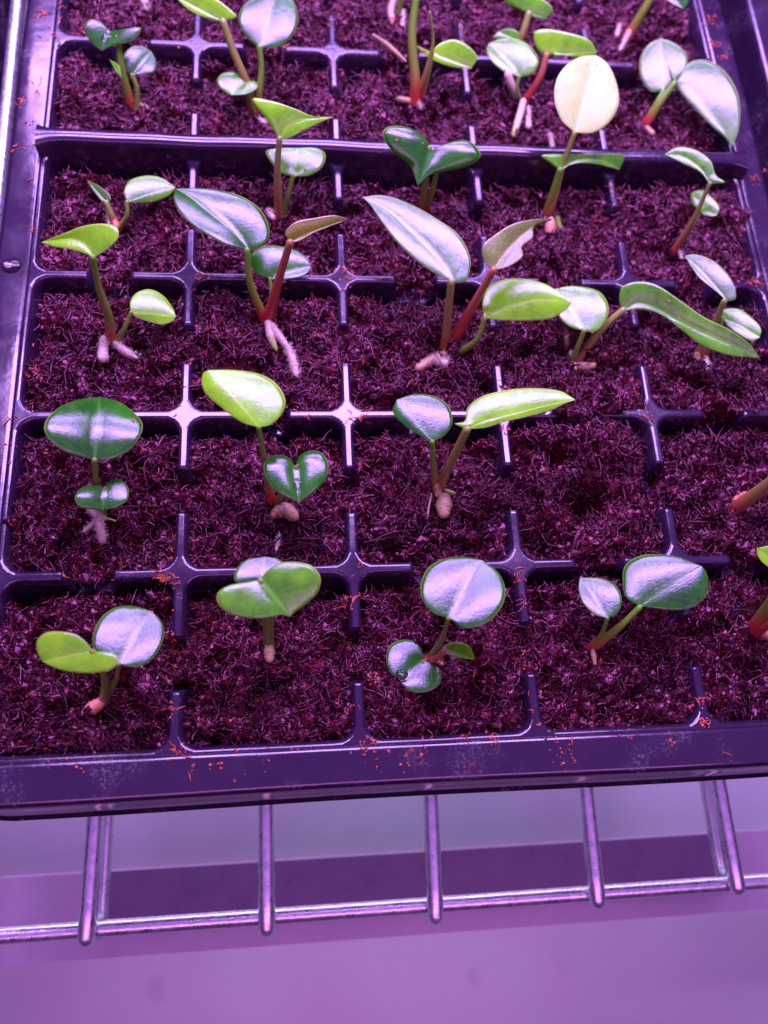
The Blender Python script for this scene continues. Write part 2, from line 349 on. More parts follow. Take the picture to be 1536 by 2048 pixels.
def strands(name, P0, length, width, lift, mat, seg=5, curl=1.0, taper=.5, flat=.55, ang=None):
    n = len(P0)
    a = rng.random(n)*2*np.pi if ang is None else ang
    k = (rng.random(n)-.5)*curl*3.0; k2 = (rng.random(n)-.5)*curl*4
    t = np.linspace(0, 1, seg); C = np.zeros((n, seg, 3)); C[:, 0] = P0
    tilt = (rng.random(n)-.5)*.9*lift
    for i in range(1, seg):
        aa = a + k*t[i] + k2*np.sin(t[i]*5)*.4
        step = (length/(seg-1))[:, None]
        d = np.stack([np.cos(aa), np.sin(aa), tilt + (rng.random(n)-.5)*.5*lift], -1)
        C[:, i] = C[:, i-1] + d*step
    C -= (C[:, seg//2]-P0)[:, None, :]
    D = np.gradient(C, axis=1); D /= np.linalg.norm(D, axis=2, keepdims=True)+1e-9
    Sd = np.stack([-D[..., 1], D[..., 0], 0*D[..., 0]], -1); Sd /= np.linalg.norm(Sd, axis=2, keepdims=True)+1e-9
    U = np.cross(D, Sd)
    wd = (width[:, None]*.5*(1-taper*np.abs(2*t-1)**2)[None, :])[..., None]
    ring = [C + wd*(math.cos(q)*Sd + flat*math.sin(q)*U) for q in (math.pi/2, math.pi*7/6, math.pi*11/6)]
    V = np.stack(ring, 2).reshape(-1, 3)
    b = (np.arange(n)*seg*3)[:, None, None]; i = np.arange(seg-1)[None, :, None]*3; j = np.arange(3)[None, None, :]; j2 = (j+1) % 3
    F = np.stack([b+i+j, b+i+j2, b+i+3+j2, b+i+3+j], -1).reshape(-1, 4)
    return V, F
def chunks(P0, size):
    n = len(P0)
    o = np.array([(1,0,0),(-1,0,0),(0,1,0),(0,-1,0),(0,0,1),(0,0,-1)], float)
    f = np.array([(0,2,4),(2,1,4),(1,3,4),(3,0,4),(2,0,5),(1,2,5),(3,1,5),(0,3,5)])
    J = o[None]*(0.5+rng.random((n, 6, 1))*.9) + (rng.random((n, 6, 3))-.5)*.5
    V = P0[:, None]+J*size[:, None, None]*np.array([1, 1, .7])
    th = rng.random(n)*6.28; V0 = V-P0[:, None]; c, s = np.cos(th)[:, None], np.sin(th)[:, None]
    V = np.stack([V0[..., 0]*c-V0[..., 1]*s, V0[..., 0]*s+V0[..., 1]*c, V0[..., 2]], -1)+P0[:, None]
    F = (np.arange(n)*6)[:, None, None]+f[None]
    return V.reshape(-1, 3), F.reshape(-1, 3)
def scatter(n, ymax=30):
    x = rng.random(n)*NC*P; y = rng.random(n)*ymax
    lx = np.abs(x/P-np.round(x/P))*P; ly = np.abs(y/P-np.round(y/P))*P
    z = soil_h(x, y); hi = insert_h(x, y)
    k = (z > hi-.02)
    return np.stack([x, y, z], -1)[k]
def strand_obj(name, parts, mat, label, cat):
    V = []; F = []; o = 0
    for v, f in parts: V.append(v); F.append(f+o); o += len(v)
    ob = mesh_obj(name, np.vstack(V), np.vstack(F), mat, smooth=True); tag(ob, label, cat, kind='stuff'); return ob
def rl(n, a, b, p=1.6): return a+(b-a)*rng.random(n)**p
pa = scatter(50000); pa[:, 2] += .02
pb = scatter(9000); pb[:, 2] += .05
pc = scatter(450); pc[:, 2] += .09
strand_obj('coir_fibre', [
    strands('a', pa, rl(len(pa), .14, .50), rl(len(pa), .045, .135), 1.1, M_SOIL, 4),
    strands('b', pb, rl(len(pb), .35, 1.1), rl(len(pb), .04, .10), .6, M_SOIL, 6),
    strands('c', pc, rl(len(pc), .9, 2.4), rl(len(pc), .03, .065), .35, M_SOIL, 12, 1.3)], M_SOIL,
    'mass of short wet brown coir fibres on the soil in the cells', 'coir fibre')
pd = scatter(45000); pd[:, 2] += .03
v, f = chunks(pd, rl(len(pd), .03, .15, 2.6))
ob = mesh_obj('soil_crumb', v, f, M_SOIL, smooth=False); tag(ob, 'wet dark crumbs of coir pith lying over the soil', 'soil crumbs', kind='stuff')

# dry orange crumbs
def rim_h(x, y):
    o = np.maximum(np.maximum(-x, x-NC*P), -y); return np.where((o > 0) & (o < 1.0), .085, -9)
def top_h(x, y):
    return np.maximum(np.maximum(np.where(rim_h(x, y) > -5, -9, insert_h(x, y)), np.where(rim_h(x, y) > -5, -9, soil_h(x, y))), rim_h(x, y))
CL = [((85, 30), 14, 30), ((95, 65), 14, 22), ((80, 105), 10, 8), ((75, 170), 10, 8), ((72, 185), 8, 5), ((65, 290), 10, 10), ((150, 45), 16, 60), ((140, 15), 12, 22), ((142, 290), 10, 34), ((415, 48), 8, 12), ((400, 80), 14, 10), ((668, 35), 14, 20), ((668, 120), 16, 18),
      ((575, 95), 10, 14), ((635, 90), 20, 16), ((110, 120), 14, 14), ((120, 160), 12, 14), ((80, 345), 14, 14), ((65, 460), 8, 12), ((60, 745), 14, 30), ((60, 795), 14, 34), ((30, 880), 16, 30), ((20, 840), 14, 10), ((700, 830), 24, 18), ((725, 840), 14, 26), ((605, 832), 16, 14),
      ((360, 820), 20, 12), ((325, 1155), 10, 60), ((345, 1165), 22, 36), ((285, 1150), 22, 18), ((235, 1140), 18, 22), ((140, 1165), 60, 50), ((285, 1175), 8, 10), ((340, 1105), 10, 26), ((700, 1190), 18, 26), ((690, 1200), 8, 34), ((712, 1145), 18, 14), ((705, 1270), 18, 30), ((700, 1410), 18, 36),
      ((1035, 1160), 16, 34), ((1050, 1210), 14, 28), ((1045, 1290), 14, 36), ((1055, 1330), 16, 26), ((345, 1320), 26, 44), ((340, 1280), 14, 22), ((335, 1420), 12, 16), ((430, 1530), 10, 14), ((385, 1530), 8, 10), ((365, 1500), 20, 50), ((490, 1505), 60, 60), ((160, 1512), 30, 40), ((60, 1520), 60, 24),
      ((745, 1505), 24, 46), ((730, 1490), 12, 22), ((830, 1515), 22, 40), ((840, 1480), 30, 16), ((932, 1535), 12, 16), ((760, 1540), 10, 10), ((1130, 1500), 8, 14), ((1128, 1530), 10, 18), ((1140, 1515), 22, 26), ((1110, 1470), 22, 36), ((1260, 1468), 20, 20), ((1340, 1480), 6, 12), ((1450, 1500), 40, 10), ((1400, 1400), 10, 14), ((1410, 1440), 12, 16),
      ((585, 1488), 14, 10), ((930, 1480), 16, 26), ((985, 1480), 16, 26), ((745, 1360), 14, 16), ((1010, 860), 8, 10), ((1295, 830), 14, 12), ((1435, 825), 14, 10), ((1440, 595), 22, 40), ((1400, 585), 16, 24), ((1510, 560), 14, 20), ((690, 545), 16, 26), ((705, 580), 12, 24), ((560, 560), 30, 20), ((400, 555), 12, 16),
      ((1418, 42), 12, 26), ((1425, 95), 10, 14), ((1450, 120), 10, 14), ((1260, 310), 12, 14), ((1455, 300), 16, 16), ((1510, 365), 8, 14), ((1530, 340), 6, 10), ((965, 300), 14, 30), ((970, 315), 26, 22), ((1000, 560), 30, 16), ((1220, 380), 10, 12), ((960, 310), 8, 10), ((1330, 60), 10, 10), ((1345, 100), 8, 14), ((1380, 100), 10, 14), ((30, 300), 10, 14), ((60, 250), 10, 10), ((45, 210), 8, 16), ((920, 60), 10, 10)]
pts = []
for (px, r, n) in CL:
    for _ in range(int(n*(.38 if px[1] > 1460 else .9))):
        q = at_z((px[0]+random.gauss(0, r*.7), px[1]+random.gauss(0, r*.7)), 0.0); pts.append((q[0], q[1]))
extra = rng.random((900, 2))*[NC*P, 29]; pts = np.vstack([np.array(pts), extra])
tz = top_h(pts[:, 0], pts[:, 1]); rimpts = np.array([(random.choice([-1, 1]), random.random()) for _ in range(300)])
Pd = np.stack([pts[:, 0], pts[:, 1], tz+.02], -1); Pd = Pd[Pd[:, 2] > -1.6]
nf = int(len(Pd)*.35)
v1, f1 = chunks(Pd[nf:], rl(len(Pd)-nf, (.016), .050, 2.2))
rng.shuffle(Pd); q = Pd[:nf]
strand_obj('dry_fibre', [strands('d', q+[0, 0, .02], rl(len(q), .08, .36, 2), rl(len(q), .02, .05), .4, M_CRUMB, 5)], M_CRUMB, 'dry orange red shreds of coir lying on the tray ribs and rim', 'fibres')

# ------------------------------------------------------------------ wire rack below
ZR = -6.2
def tube_mesh(pts, rad, sides=14, n=None, close=True, rv=0, along=None):
    pts = np.asarray(pts, float); n = n or max(4, len(pts)*6)
    C = catmull(pts, n); D = np.gradient(C, axis=0); D /= np.linalg.norm(D, axis=1, keepdims=True)+1e-9
    up = np.array([0, 0, 1.]) if abs(D[:, 2]).mean() < .7 else np.array([0, 1., 0])
    r = np.interp(np.linspace(0, 1, n), np.linspace(0, 1, len(np.atleast_1d(rad))), np.atleast_1d(rad)) if np.ndim(rad) else np.full(n, rad)
    s = unit(np.cross(D[0], up)); V = []; A = []
    for i in range(n):
        s = unit(s - np.dot(s, D[i])*D[i]); u = np.cross(D[i], s)
        for k in range(sides):
            a = 2*math.pi*k/sides; rr = r[i]*(1+rv*(random.random()-.5))
            V.append(C[i]+rr*(math.cos(a)*s+math.sin(a)*u)); A.append(i/(n-1))
    F = [(i*sides+k, i*sides+(k+1) % sides, (i+1)*sides+(k+1) % sides, (i+1)*sides+k) for i in range(n-1) for k in range(sides)]
    if close:
        for e, d in ((0, -1), (n-1, 1)):
            b = len(V)
            for q, (h, sc2) in enumerate(((.5, .8), (.85, .45))):
                for k in range(sides): V.append(C[e]+D[e]*d*r[e]*h + (V[e*sides+k]-C[e])*sc2); A.append(0 if e == 0 else 1)
            V.append(C[e]+D[e]*d*r[e]); A.append(0 if e == 0 else 1)
            rings = [[e*sides+k for k in range(sides)], [b+k for k in range(sides)], [b+sides+k for k in range(sides)]]
            for ra, rb in zip(rings, rings[1:]):
                for k in range(sides):
                    q4 = (ra[k], ra[(k+1) % sides], rb[(k+1) % sides], rb[k]); F.append(q4 if e else q4[::-1])
            for k in range(sides):
                t3 = (rings[2][k], rings[2][(k+1) % sides], b+2*sides); F.append(t3 if e else t3[::-1])
    return V, F, A
def merge(parts):
    V = []; F = []; A = []
    for v, f, a in parts:
        o = len(V); V += list(v); F += [tuple(i+o for i in ff) for ff in f]; A += list(a)
    return V, F, A
RO = np.array((9, -5, ZR)); rack = empty('wire_rack', RO)
tag(rack, 'chrome wire rack shelf under the front of the seed tray', 'wire rack')
def rod(name, a, b, r, ext=0):
    v, f, _ = tube_mesh([a, b], r, 20, 24); return mesh_obj(name, v, f, M_WIRE, rack, RO)
ca, cb = at_z((0, 1872), ZR-.42), at_z((1536, 1762), ZR-.42); dcc = cb-ca
rod('cross_wire', ca-dcc*.5, cb+dcc*.5, .26)
for (x1, y1, x2, y2) in ((192, 1620, 173, 1876), (532, 1603, 534, 1856), (861, 1585, 871, 1832), (1170, 1565, 1195, 1801), (1433, 1548, 1474, 1774)):
    a, b = at_z((x1, y1), ZR), at_z((x2, y2), ZR); d = a-b; rod('depth_wire', b, b+d*5.5, .28)
    t = ca + dcc*((b[0]-ca[0])/dcc[0]); wp = []
    for sg in (-1, 1):
        q = t + unit(dcc)*sg*.27 + np.array([0, 0, .12]); wp.append(tube_mesh([q-unit(d)*.13, q, q+unit(d)*.13], [.07, .11, .07], 10, 8, rv=.3))
    v, f, _ = merge(wp); mesh_obj('weld_bead', v, f, M_WIRE, rack, RO)
for k in (-1,):
    for (x1, y1, x2, y2) in ((192-330, 1635, 172-345, 1905),):
        a, b = at_z((x1, y1), ZR), at_z((x2, y2), ZR); rod('depth_wire', b, b+(a-b)*5.5, .26)
for (x1, y1, x2, y2) in ((216, 1620, 200, 1865), (1408, 1550, 1443, 1748)):
    a, b = at_z((x1, y1), ZR-1.1), at_z((x2, y2), ZR-1.1); rod('brace_wire', b, b+(a-b)*5.5, .23)

# raised side rail of the rack, left of the tray, with its uprights
sa, sb = at_z((37, 0), -1.2), at_z((8, 285), -1.2); sdir = unit(sb-sa)
rod('side_rail', sa-sdir*8, sb+sdir*22, .26)
for k in (-6, 6.3, 28):
    q = sa+sdir*k; rod('upright', np.array([q[0]-.3, q[1], -1.2]), np.array([q[0]-.3, q[1], ZR]), .22)
# rail seen below the rack
ZB = -11.5
def quad_box(name, c4, th, mat, parent, origin, bev=0):
    top = [np.array(c) for c in c4]; bot = [c - np.array([0, 0, th]) for c in top]
    return mesh_obj(name, top+bot, [(0, 1, 2, 3), (7, 6, 5, 4), (0, 4, 5, 1), (1, 5, 6, 2), (2, 6, 7, 3), (3, 7, 4, 0)], mat, parent, origin, smooth=False)
def ext(a, b, k=.35): return a-(b-a)*k, b+(b-a)*k
tl, tr_ = ext(at_z((0, 1757), ZB), at_z((1536, 1660), ZB)); bl, br = ext(at_z((0, 1932), ZB), at_z((1536, 1818), ZB))
rl0 = (tl+br)/2; rail = empty('light_rail', rl0-np.array([0, 0, 1.0])); tag(rail, 'flat metal rail with a dark strip, blurred below the wire rack', 'metal rail')
RLO = rl0-np.array([0, 0, 1.0])
quad_box('rail_body', [tl, tr_, br, bl], .8, M_RAIL, rail, RLO)
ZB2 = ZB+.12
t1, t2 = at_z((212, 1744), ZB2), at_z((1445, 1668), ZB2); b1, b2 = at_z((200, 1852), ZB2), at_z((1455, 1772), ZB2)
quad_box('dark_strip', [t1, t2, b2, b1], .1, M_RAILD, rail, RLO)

# shelf panel under everything
m, nt, b = newmat('lower_shelf_paint')
n1 = noise(nt, 5, 3, .5); n2 = noise(nt, 60, 2, .5)
r = ramp(nt, n1.outputs[0], [(.38, (.42, .36, .44)), (.62, (.46, .54, .50))]); n7 = noise(nt, 26, 3, .5); r7 = ramp(nt, n7.outputs[0], [(.66, g(1)), (.76, g(.72))])  # violet-to-grey patches paint in mixed lamp colours; small dark spots are stains
mq = N(nt, 'ShaderNodeMix', data_type='RGBA', blend_type='MULTIPLY'); mq.inputs[0].default_value = 1; nt.links.new(r.outputs[0], mq.inputs[6]); nt.links.new(r7.outputs[0], mq.inputs[7])
nt.links.new(mq.outputs[2], b.inputs['Base Color'])
b.inputs['Roughness'].default_value = .42; b.inputs['Metallic'].default_value = .25
FO = np.array((12, 0, -18.5))
fl = mesh_obj('lower_shelf', [(-70, -60, -18.5), (90, -60, -18.5), (90, 70, -18.5), (-70, 70, -18.5), (-70, -60, -19), (90, -60, -19), (90, 70, -19), (-70, 70, -19)],
              [(0, 1, 2, 3), (7, 6, 5, 4), (0, 4, 5, 1), (1, 5, 6, 2), (2, 6, 7, 3), (3, 7, 4, 0)], m, None, FO, smooth=False)
tag(fl, 'smooth violet grey sheet metal shelf below the rack', 'shelf', kind='structure')

# ------------------------------------------------------------------ plants
ZOOM = {0: (0, 0, 1), 1: (0, 0, 2), 2: (700, 0, 1536/836), 3: (0, 280, 2), 4: (700, 280, 1536/836), 5: (0, 700, 2), 6: (700, 700, 1536/836), 7: (0, 1080, 2), 8: (700, 1080, 1536/836)}
def Z(r, p):
    ox, oy, s = ZOOM[r]; return (ox+p[0]/s, oy+p[1]/s)
def leaf_mesh(r, B3, B, T, L, R, n, foldL=.0, foldR=.0, bend=.0, cup=.04, th=.035, mid=None, wav=.0):
    """B3: base point in space; everything else is measured on planes through it at the leaf's own tilt."""
    n = unit(n)
    def lift(px, off): return at_plane(px, B3 + n*off, n)
    T0 = lift(Z(r, T), 0); ax = T0-B3; ln = np.linalg.norm(ax); ax = ax/ln
    def place(px, side, fold):
        p = lift(px, 0); u = np.clip(np.dot(p-B3, ax)/ln, -.2, 1.1); d = np.linalg.norm(p-B3-ax*np.dot(p-B3, ax))
        off = fold*d + bend*ln*math.sin(math.pi*min(max(u, 0), 1)) + wav*math.sin(u*13+side)*min(1, d)
        return lift(px, off)
    NT, NRr = 34, 9
    mids = [B3]
    if mid:
        for q in mid:
            mids.append(place(Z(r, q), 0, 0))
    else:
        for u in (.25, .5, .75): mids.append(B3+ax*ln*u + n*bend*ln*math.sin(math.pi*u))
    mids.append(T0); Mc = catmull(mids, 120)
    ml = np.linspace(0, 1, 120)
    V = []; AU = []; AV = []; G = {}
    sides = {}
    for side, lst, fold in ((-1, L, foldL), (1, R, foldR)):
        pl = [B3] + [place(Z(r, q), side, fold) for q in lst] + [T0]
        O = catmull(pl, NT)
        c = np.clip((O-B3) @ ax / ln, 0, 1); t = np.linspace(0, 1, NT)
        c = np.maximum(c, .18*t); c = np.maximum.accumulate(np.minimum(c, 1)); c[-1] = 1
        sides[side] = (O, c)
    def add(p, a, v):
        V.append(p); AU.append(a); AV.append(v); return len(V)-1
    hem = {}
    midm = {-1: [], 1: []}
    idx = {}
    cavg = (sides[-1][1]+sides[1][1])/2
    for i in range(NT): idx[(0, i, 0)] = None
    for i in range(NT):
        mp = np.array([np.interp(cavg[i], ml, Mc[:, k]) for k in range(3)])
        idx[('m', i)] = add(mp, cavg[i], 0)
    F = []
    for side in (-1, 1):
        O, c = sides[side]
        for i in range(NT):
            mp = V[idx[('m', i)]]
            for j in range(1, NRr):
                s = j/(NRr-1); s2 = s**.9
                wd = np.linalg.norm(O[i]-mp)
                p = mp + (O[i]-mp)*s2 + n*(cup*wd*4*s2*(1-s2)) - n*.02*math.exp(-s*wd/.08)*0
                idx[(side, i, j)] = add(p, cavg[i]*(1-s)+c[i]*s, s)
        def gi(i, j): return idx[('m', i)] if j == 0 else idx[(side, i, j)]
        for i in range(NT-1):
            for j in range(NRr-1):
                q = (gi(i, j), gi(i, j+1), gi(i+1, j+1), gi(i+1, j)); F.append(q if side > 0 else q[::-1])
    V = np.array(V); AU = np.array(AU); AV = np.array(AV)
    # orient the top face towards +n
    a0 = F[len(F)//4]; nn = np.cross(V[a0[1]]-V[a0[0]], V[a0[2]]-V[a0[0]])
    a1 = F[3*len(F)//4]; nn = nn + np.cross(V[a1[1]]-V[a1[0]], V[a1[2]]-V[a1[0]])
    if np.dot(nn, n) < 0: F = [f[::-1] for f in F]
    nv = len(V)
    offs = th*(1 - .75*np.clip((AV-.8)/.2, 0, 1))[:, None] + (.05*np.exp(-AV/.06))[:, None]*.6
    V2 = V - n*offs
    F2 = [tuple(i+nv for i in f[::-1]) for f in F]
    rim = []
    for side in (-1, 1):
        ring = [idx[(side, i, NRr-1)] for i in range(NT)]
        for a, b_ in zip(ring, ring[1:]):
            q = (a, a+nv, b_+nv, b_); rim.append(q if side > 0 else q[::-1])
    if np.dot(nn, n) < 0: rim = [f[::-1] for f in rim]
    return np.vstack([V, V2]), F+F2+rim, np.r_[AU, AU], np.r_[AV, AV]

def hairs(pts, n, ln, rad):
    C = catmull(pts, 40); out = []
    for _ in range(n):
        p = C[random.randrange(40)]; d = unit([random.gauss(0, 1), random.gauss(0, 1), abs(random.gauss(0, .8))])
        a = p+d*rad*.8; b_ = a+d*ln*(.5+random.random()); s = unit(np.cross(d, [0.1, .2, 1]))*.008; u = np.cross(d, s)
        V = [a+s, a-s*.5+u, a-s*.5-u, b_]; out.append((V, [(0, 1, 3), (1, 2, 3), (2, 0, 3)], [0.5]*4))
    return out

LEAF_PTS = []; LEAF_ALL = []
NP = [0]; HMAX = 3.3
def plant(label, root, leaves=(), stems=(), roots=(), name='seedling', zb=None):
    """root: (region, px). stems: dict(r, pts, dy, rad, mat, leaf=index). leaves: list of dicts. roots: dicts"""
    rp = Z(*root)
    z0 = -.65 if zb is None else zb
    for _ in range(3):
        b0 = at_z(rp, z0); z0 = float(soil_h(b0[0], b0[1], False)) + .10 if zb is None else z0
        z0 = min(max(z0, -1.6), .3)
    b0 = at_z(rp, z0); e = empty(name, b0); tag(e, label, 'seedling', 'aroid seedlings in the tray cells')
    tops = []
    for s in stems:
        rr = s['r']; pp = [Z(rr, q) for q in s['pts']]       # listed from the leaf down to the root
        pp = pp[::-1]; dy = s.get('dy', 0); n = len(pp); Q = []
        lens = np.r_[0, np.cumsum([math.dist(a, b_) for a, b_ in zip(pp, pp[1:])])]; lens = lens/lens[-1]
        for q, u in zip(pp, lens):
            y = b0[1] + s.get('y0', 0) + dy*u**1.3
            p = at_y(q, y) if u > .02 else at_z(q, b0[2]+.02)
            if u <= .02: base = p
            Q.append(p)
        # the top is set by the lean (dy) but never higher than hmax above the soil
        top = at_y(pp[-1], base[1]+dy); hm = s.get('hmax', HMAX)
        if top[2]-base[2] > hm or top[2] < base[2]+.25: top = at_z(pp[-1], base[2]+(hm if top[2] > base[2] else .5))
        Q = [base] + [at_z(q, base[2]+(top[2]-base[2])*u**.9) for q, u in zip(pp[1:], lens[1:])]
        if not s.get('float'): Q[0] = base - np.array([0, 0, .15])
        rad = s.get('rad', (.13, .085))
        v, f, a = tube_mesh(Q, np.array([rad[0]*1.25, rad[0], (rad[0]+rad[1])/2, rad[1], rad[1]*.95]), 12, 26)
        mesh_obj('stem', v, f, SM[s.get('m', 'rg')], e, b0, attrs={'along': a})
        tops.append(Q[-1])
    for lf in leaves:
        B3 = tops[lf['s']] if 's' in lf else at_y(Z(lf['r'], lf['B']), b0[1]+lf.get('dy', .3))
        if 's' in lf: B3 = at_plane(Z(lf['r'], lf['B']), tops[lf['s']], unit((0, -.35, 1)))
        n = lf.get('n', 'R')
        if isinstance(n, str):
            n = unit(unit(CAM-B3)+unit(LAMP-B3))
            if 'dn' in lf: n = unit(n + np.array(lf['dn']))
        v, f, au, av = leaf_mesh(lf['r'], B3, lf['B'], lf['T'], lf['L'], lf['R'], n, lf.get('fl', lf.get('f', .12)), lf.get('fr', lf.get('f', .12)), lf.get('bend', .02), lf.get('cup', .05), mid=lf.get('mid'), wav=lf.get('wav', 0), th=lf.get('th', .035))
        print('LEAF', NP[0], label[:30], 'z', np.round(B3[2], 2), 'span', np.round(v.max(0)-v.min(0), 1))
        o = mesh_obj('leaf', v, f, LM[lf['m']], e, b0, attrs={'along': au, 'across': av})
        nvh = len(v)//2; kk = [q for q in range(nvh) if .1 < av[q] < .9]
        LEAF_ALL.append((np.array(v[:nvh]), unit(n)))
        for q in random.sample(kk, lf.get('c', random.choice([0, 0, 1, 2, 3, 5]))): LEAF_PTS.append(v[q]+np.array([random.gauss(0, .05), random.gauss(0, .05), .015]))
        if lf.get('lab'): o['label'] = lf['lab']
    for rt in roots:
        pp = [Z(rt['r'], q) for q in rt['pts']]; zz = rt.get('z', [.1]*len(pp)); zz = zz if isinstance(zz, (list, tuple)) else [zz]*len(pp)
        Q = [at_z(q, b0[2]+z*.8-.04) for q, z in zip(pp, zz)]
        Q = [np.array([q[0], q[1], max(q[2], float(soil_h(q[0], q[1]))+.05)]) for q in Q]
        parts = [tube_mesh(Q, np.array(rt['rad'])*(.88 if 'tuber' in rt.get('name', '') else .72), 14, 22, rv=.24)]
        if rt.get('m', 'pinkwhite') == 'pinkwhite' and not rt.get('hair'): rt['hair'] = 90
        if rt.get('hair'): parts += hairs(Q, rt['hair'], rt.get('hl', .10), np.mean(rt['rad']))
        v, f, a = merge(parts); mesh_obj(rt.get('name', 'root'), v, f, SM[rt.get('m', 'pinkwhite')], e, b0, attrs={'along': a})
    NP[0] += 1
    return e
D = dict
# --- front row
plant('seedling with a folded yellow-green leaf, front left cell', (7, (415, 635)),
  stems=[D(r=7, pts=[(475, 497), (463, 560), (418, 620)], dy=.5, rad=(.10, .06), m='green'), D(r=7, pts=[(372, 447), (420, 560), (412, 640)], dy=-.1, rad=(.13, .08), m='green')],
  leaves=[D(r=7, s=0, B=(475, 495), T=(606, 284), L=[(420, 480), (375, 430), (375, 370), (410, 305), (470, 268), (545, 266)], R=[(530, 508), (590, 490), (640, 430), (655, 370), (642, 320)], m='dark', f=.05),
          D(r=7, s=1, B=(370, 445), T=(172, 487), L=[(340, 405), (300, 378), (240, 367), (180, 373), (148, 405), (150, 450)], R=[(410, 447), (455, 455), (474, 480), (450, 515), (390, 530), (310, 530), (230, 515)], m='yellow', n=(-.12, -.15, 1), f=.1, lab='bright yellow-green folded leaf')],
  roots=[D(r=7, pts=[(415, 638), (385, 662), (345, 688)], rad=[.12, .2, .22, .12], m='orange', name='tuber', z=[.2, .15, .1]), D(r=7, pts=[(420, 588), (418, 630)], rad=[.15, .17], m='green', z=[.35, .15], name='stem_node')])
plant('seedling whose wide two-lobed green leaf covers a smaller shiny leaf, front row', (7, (1078, 440)),
  stems=[D(r=7, pts=[(1042, 165), (1064, 300), (1076, 420)], dy=.9, rad=(.13, .10), m='green'), D(r=7, pts=[(1050, 165), (1080, 300), (1080, 420)], dy=.95, rad=(.09, .06), m='green')],
  leaves=[D(r=7, s=1, B=(1045, 160), T=(1060, 67), L=[(1000, 165), (942, 165), (942, 125), (985, 80)], R=[(1080, 140), (1137, 100), (1110, 74)], m='dark', f=.05),
          D(r=7, s=0, B=(1040, 158), T=(1160, 306), L=[(990, 170), (920, 180), (872, 210), (870, 250), (910, 290), (980, 310), (1060, 313), (1125, 300)], R=[(1062, 130), (1110, 95), (1180, 88), (1250, 105), (1282, 150), (1270, 210), (1220, 260), (1183, 285)], m='mid', n=(.03, -.13, 1), f=.14, bend=.05)],
  roots=[D(r=7, pts=[(1075, 420), (1078, 475)], rad=[.13, .19, .15], m='tan', name='tuber', z=.15), D(r=7, pts=[(1066, 395), (1076, 425)], rad=[.12, .15], m='greentip', z=[.3, .2], name='stem_node')])
plant('front row seedling with a large round shiny leaf over a low two-lobed leaf', (8, (295, 440)),
  stems=[D(r=8, pts=[(362, 288), (335, 370), (290, 438)], dy=.6, rad=(.10, .07), m='green'), D(r=8, pts=[(345, 403), (325, 428), (280, 442)], dy=.1, rad=(.14, .10), m='red'), D(r=8, pts=[(268, 448), (285, 440), (300, 440)], dy=-.1, rad=(.08, .07), m='green')],
  leaves=[D(r=8, s=0, B=(362, 285), T=(485, 74), L=[(310, 270), (265, 215), (260, 160), (290, 100), (350, 68), (415, 62)], R=[(420, 322), (500, 305), (560, 240), (570, 180), (545, 120)], m='dark', f=.04),
          D(r=8, s=2, B=(265, 445), T=(187, 518), L=[(265, 410), (240, 375), (190, 367), (145, 390), (133, 440), (150, 490)], R=[(300, 450), (333, 480), (328, 530), (290, 555), (240, 560), (205, 545)], m='dark', f=.04),
          D(r=8, s=1, B=(340, 395), T=(460, 440), L=[(370, 378), (410, 378), (440, 392), (450, 412)], R=[(350, 412), (380, 430), (420, 436)], m='mid', n=(.2, -.6, 1), f=.2)],
  roots=[D(r=8, pts=[(318, 452), (335, 458)], rad=[.1, .1], m='orange', z=.2, name='bud')])
plant('front row seedling with a big ovate shiny leaf right and small one left', (8, (888, 395)),
  stems=[D(r=8, pts=[(1065, 247), (990, 320), (895, 395)], dy=.9, rad=(.13, .09), m='rg'), D(r=8, pts=[(945, 287), (925, 345), (885, 395)], dy=.6, rad=(.08, .06), m='rg')],
  leaves=[D(r=8, s=0, B=(1065, 243), T=(1292, 96), L=[(1015, 210), (1002, 150), (1010, 95), (1060, 60), (1120, 53), (1210, 62)], R=[(1120, 250), (1190, 258), (1260, 245), (1310, 200), (1316, 150), (1308, 115)], m='dark', fl=.02, fr=-.25, bend=.03),
          D(r=8, s=1, B=(945, 287), T=(845, 138), L=[(900, 275), (855, 230), (840, 180)], R=[(985, 265), (998, 215), (975, 165), (920, 140)], m='dark', f=.08)],
  roots=[D(r=8, pts=[(890, 400), (900, 455)], rad=[.08, .12, .06], m='tan', z=.05)])
plant('plant cut by the right border beside the lowest row, orange tuber at its base', (8, (1500, 335)),
  stems=[D(r=8, pts=[(1650, 60), (1560, 210), (1495, 325)], dy=1.0, rad=(.2, .12), m='rg'), D(r=8, pts=[(1600, 290), (1540, 310), (1500, 335)], dy=.1, rad=(.16, .12), m='red')],
  leaves=[D(r=8, s=0, B=(1650, 60), T=(1495, -350), L=[(1560, 20), (1520, -80), (1500, -180), (1494, -300)], R=[(1720, -60), (1700, -200), (1600, -320)], m='mid', n=(0, -.1, 1))] if False else
         [D(r=8, s=0, B=(1600, 110), T=(1494, 30), L=[(1560, 110), (1525, 90), (1500, 60)], R=[(1640, 80), (1620, 40), (1560, 20)], m='yellow', n=(-.2, -.2, 1))],
  roots=[D(r=8, pts=[(1515, 340), (1540, 352)], rad=[.15, .18], m='orange', z=.15, name='tuber')])
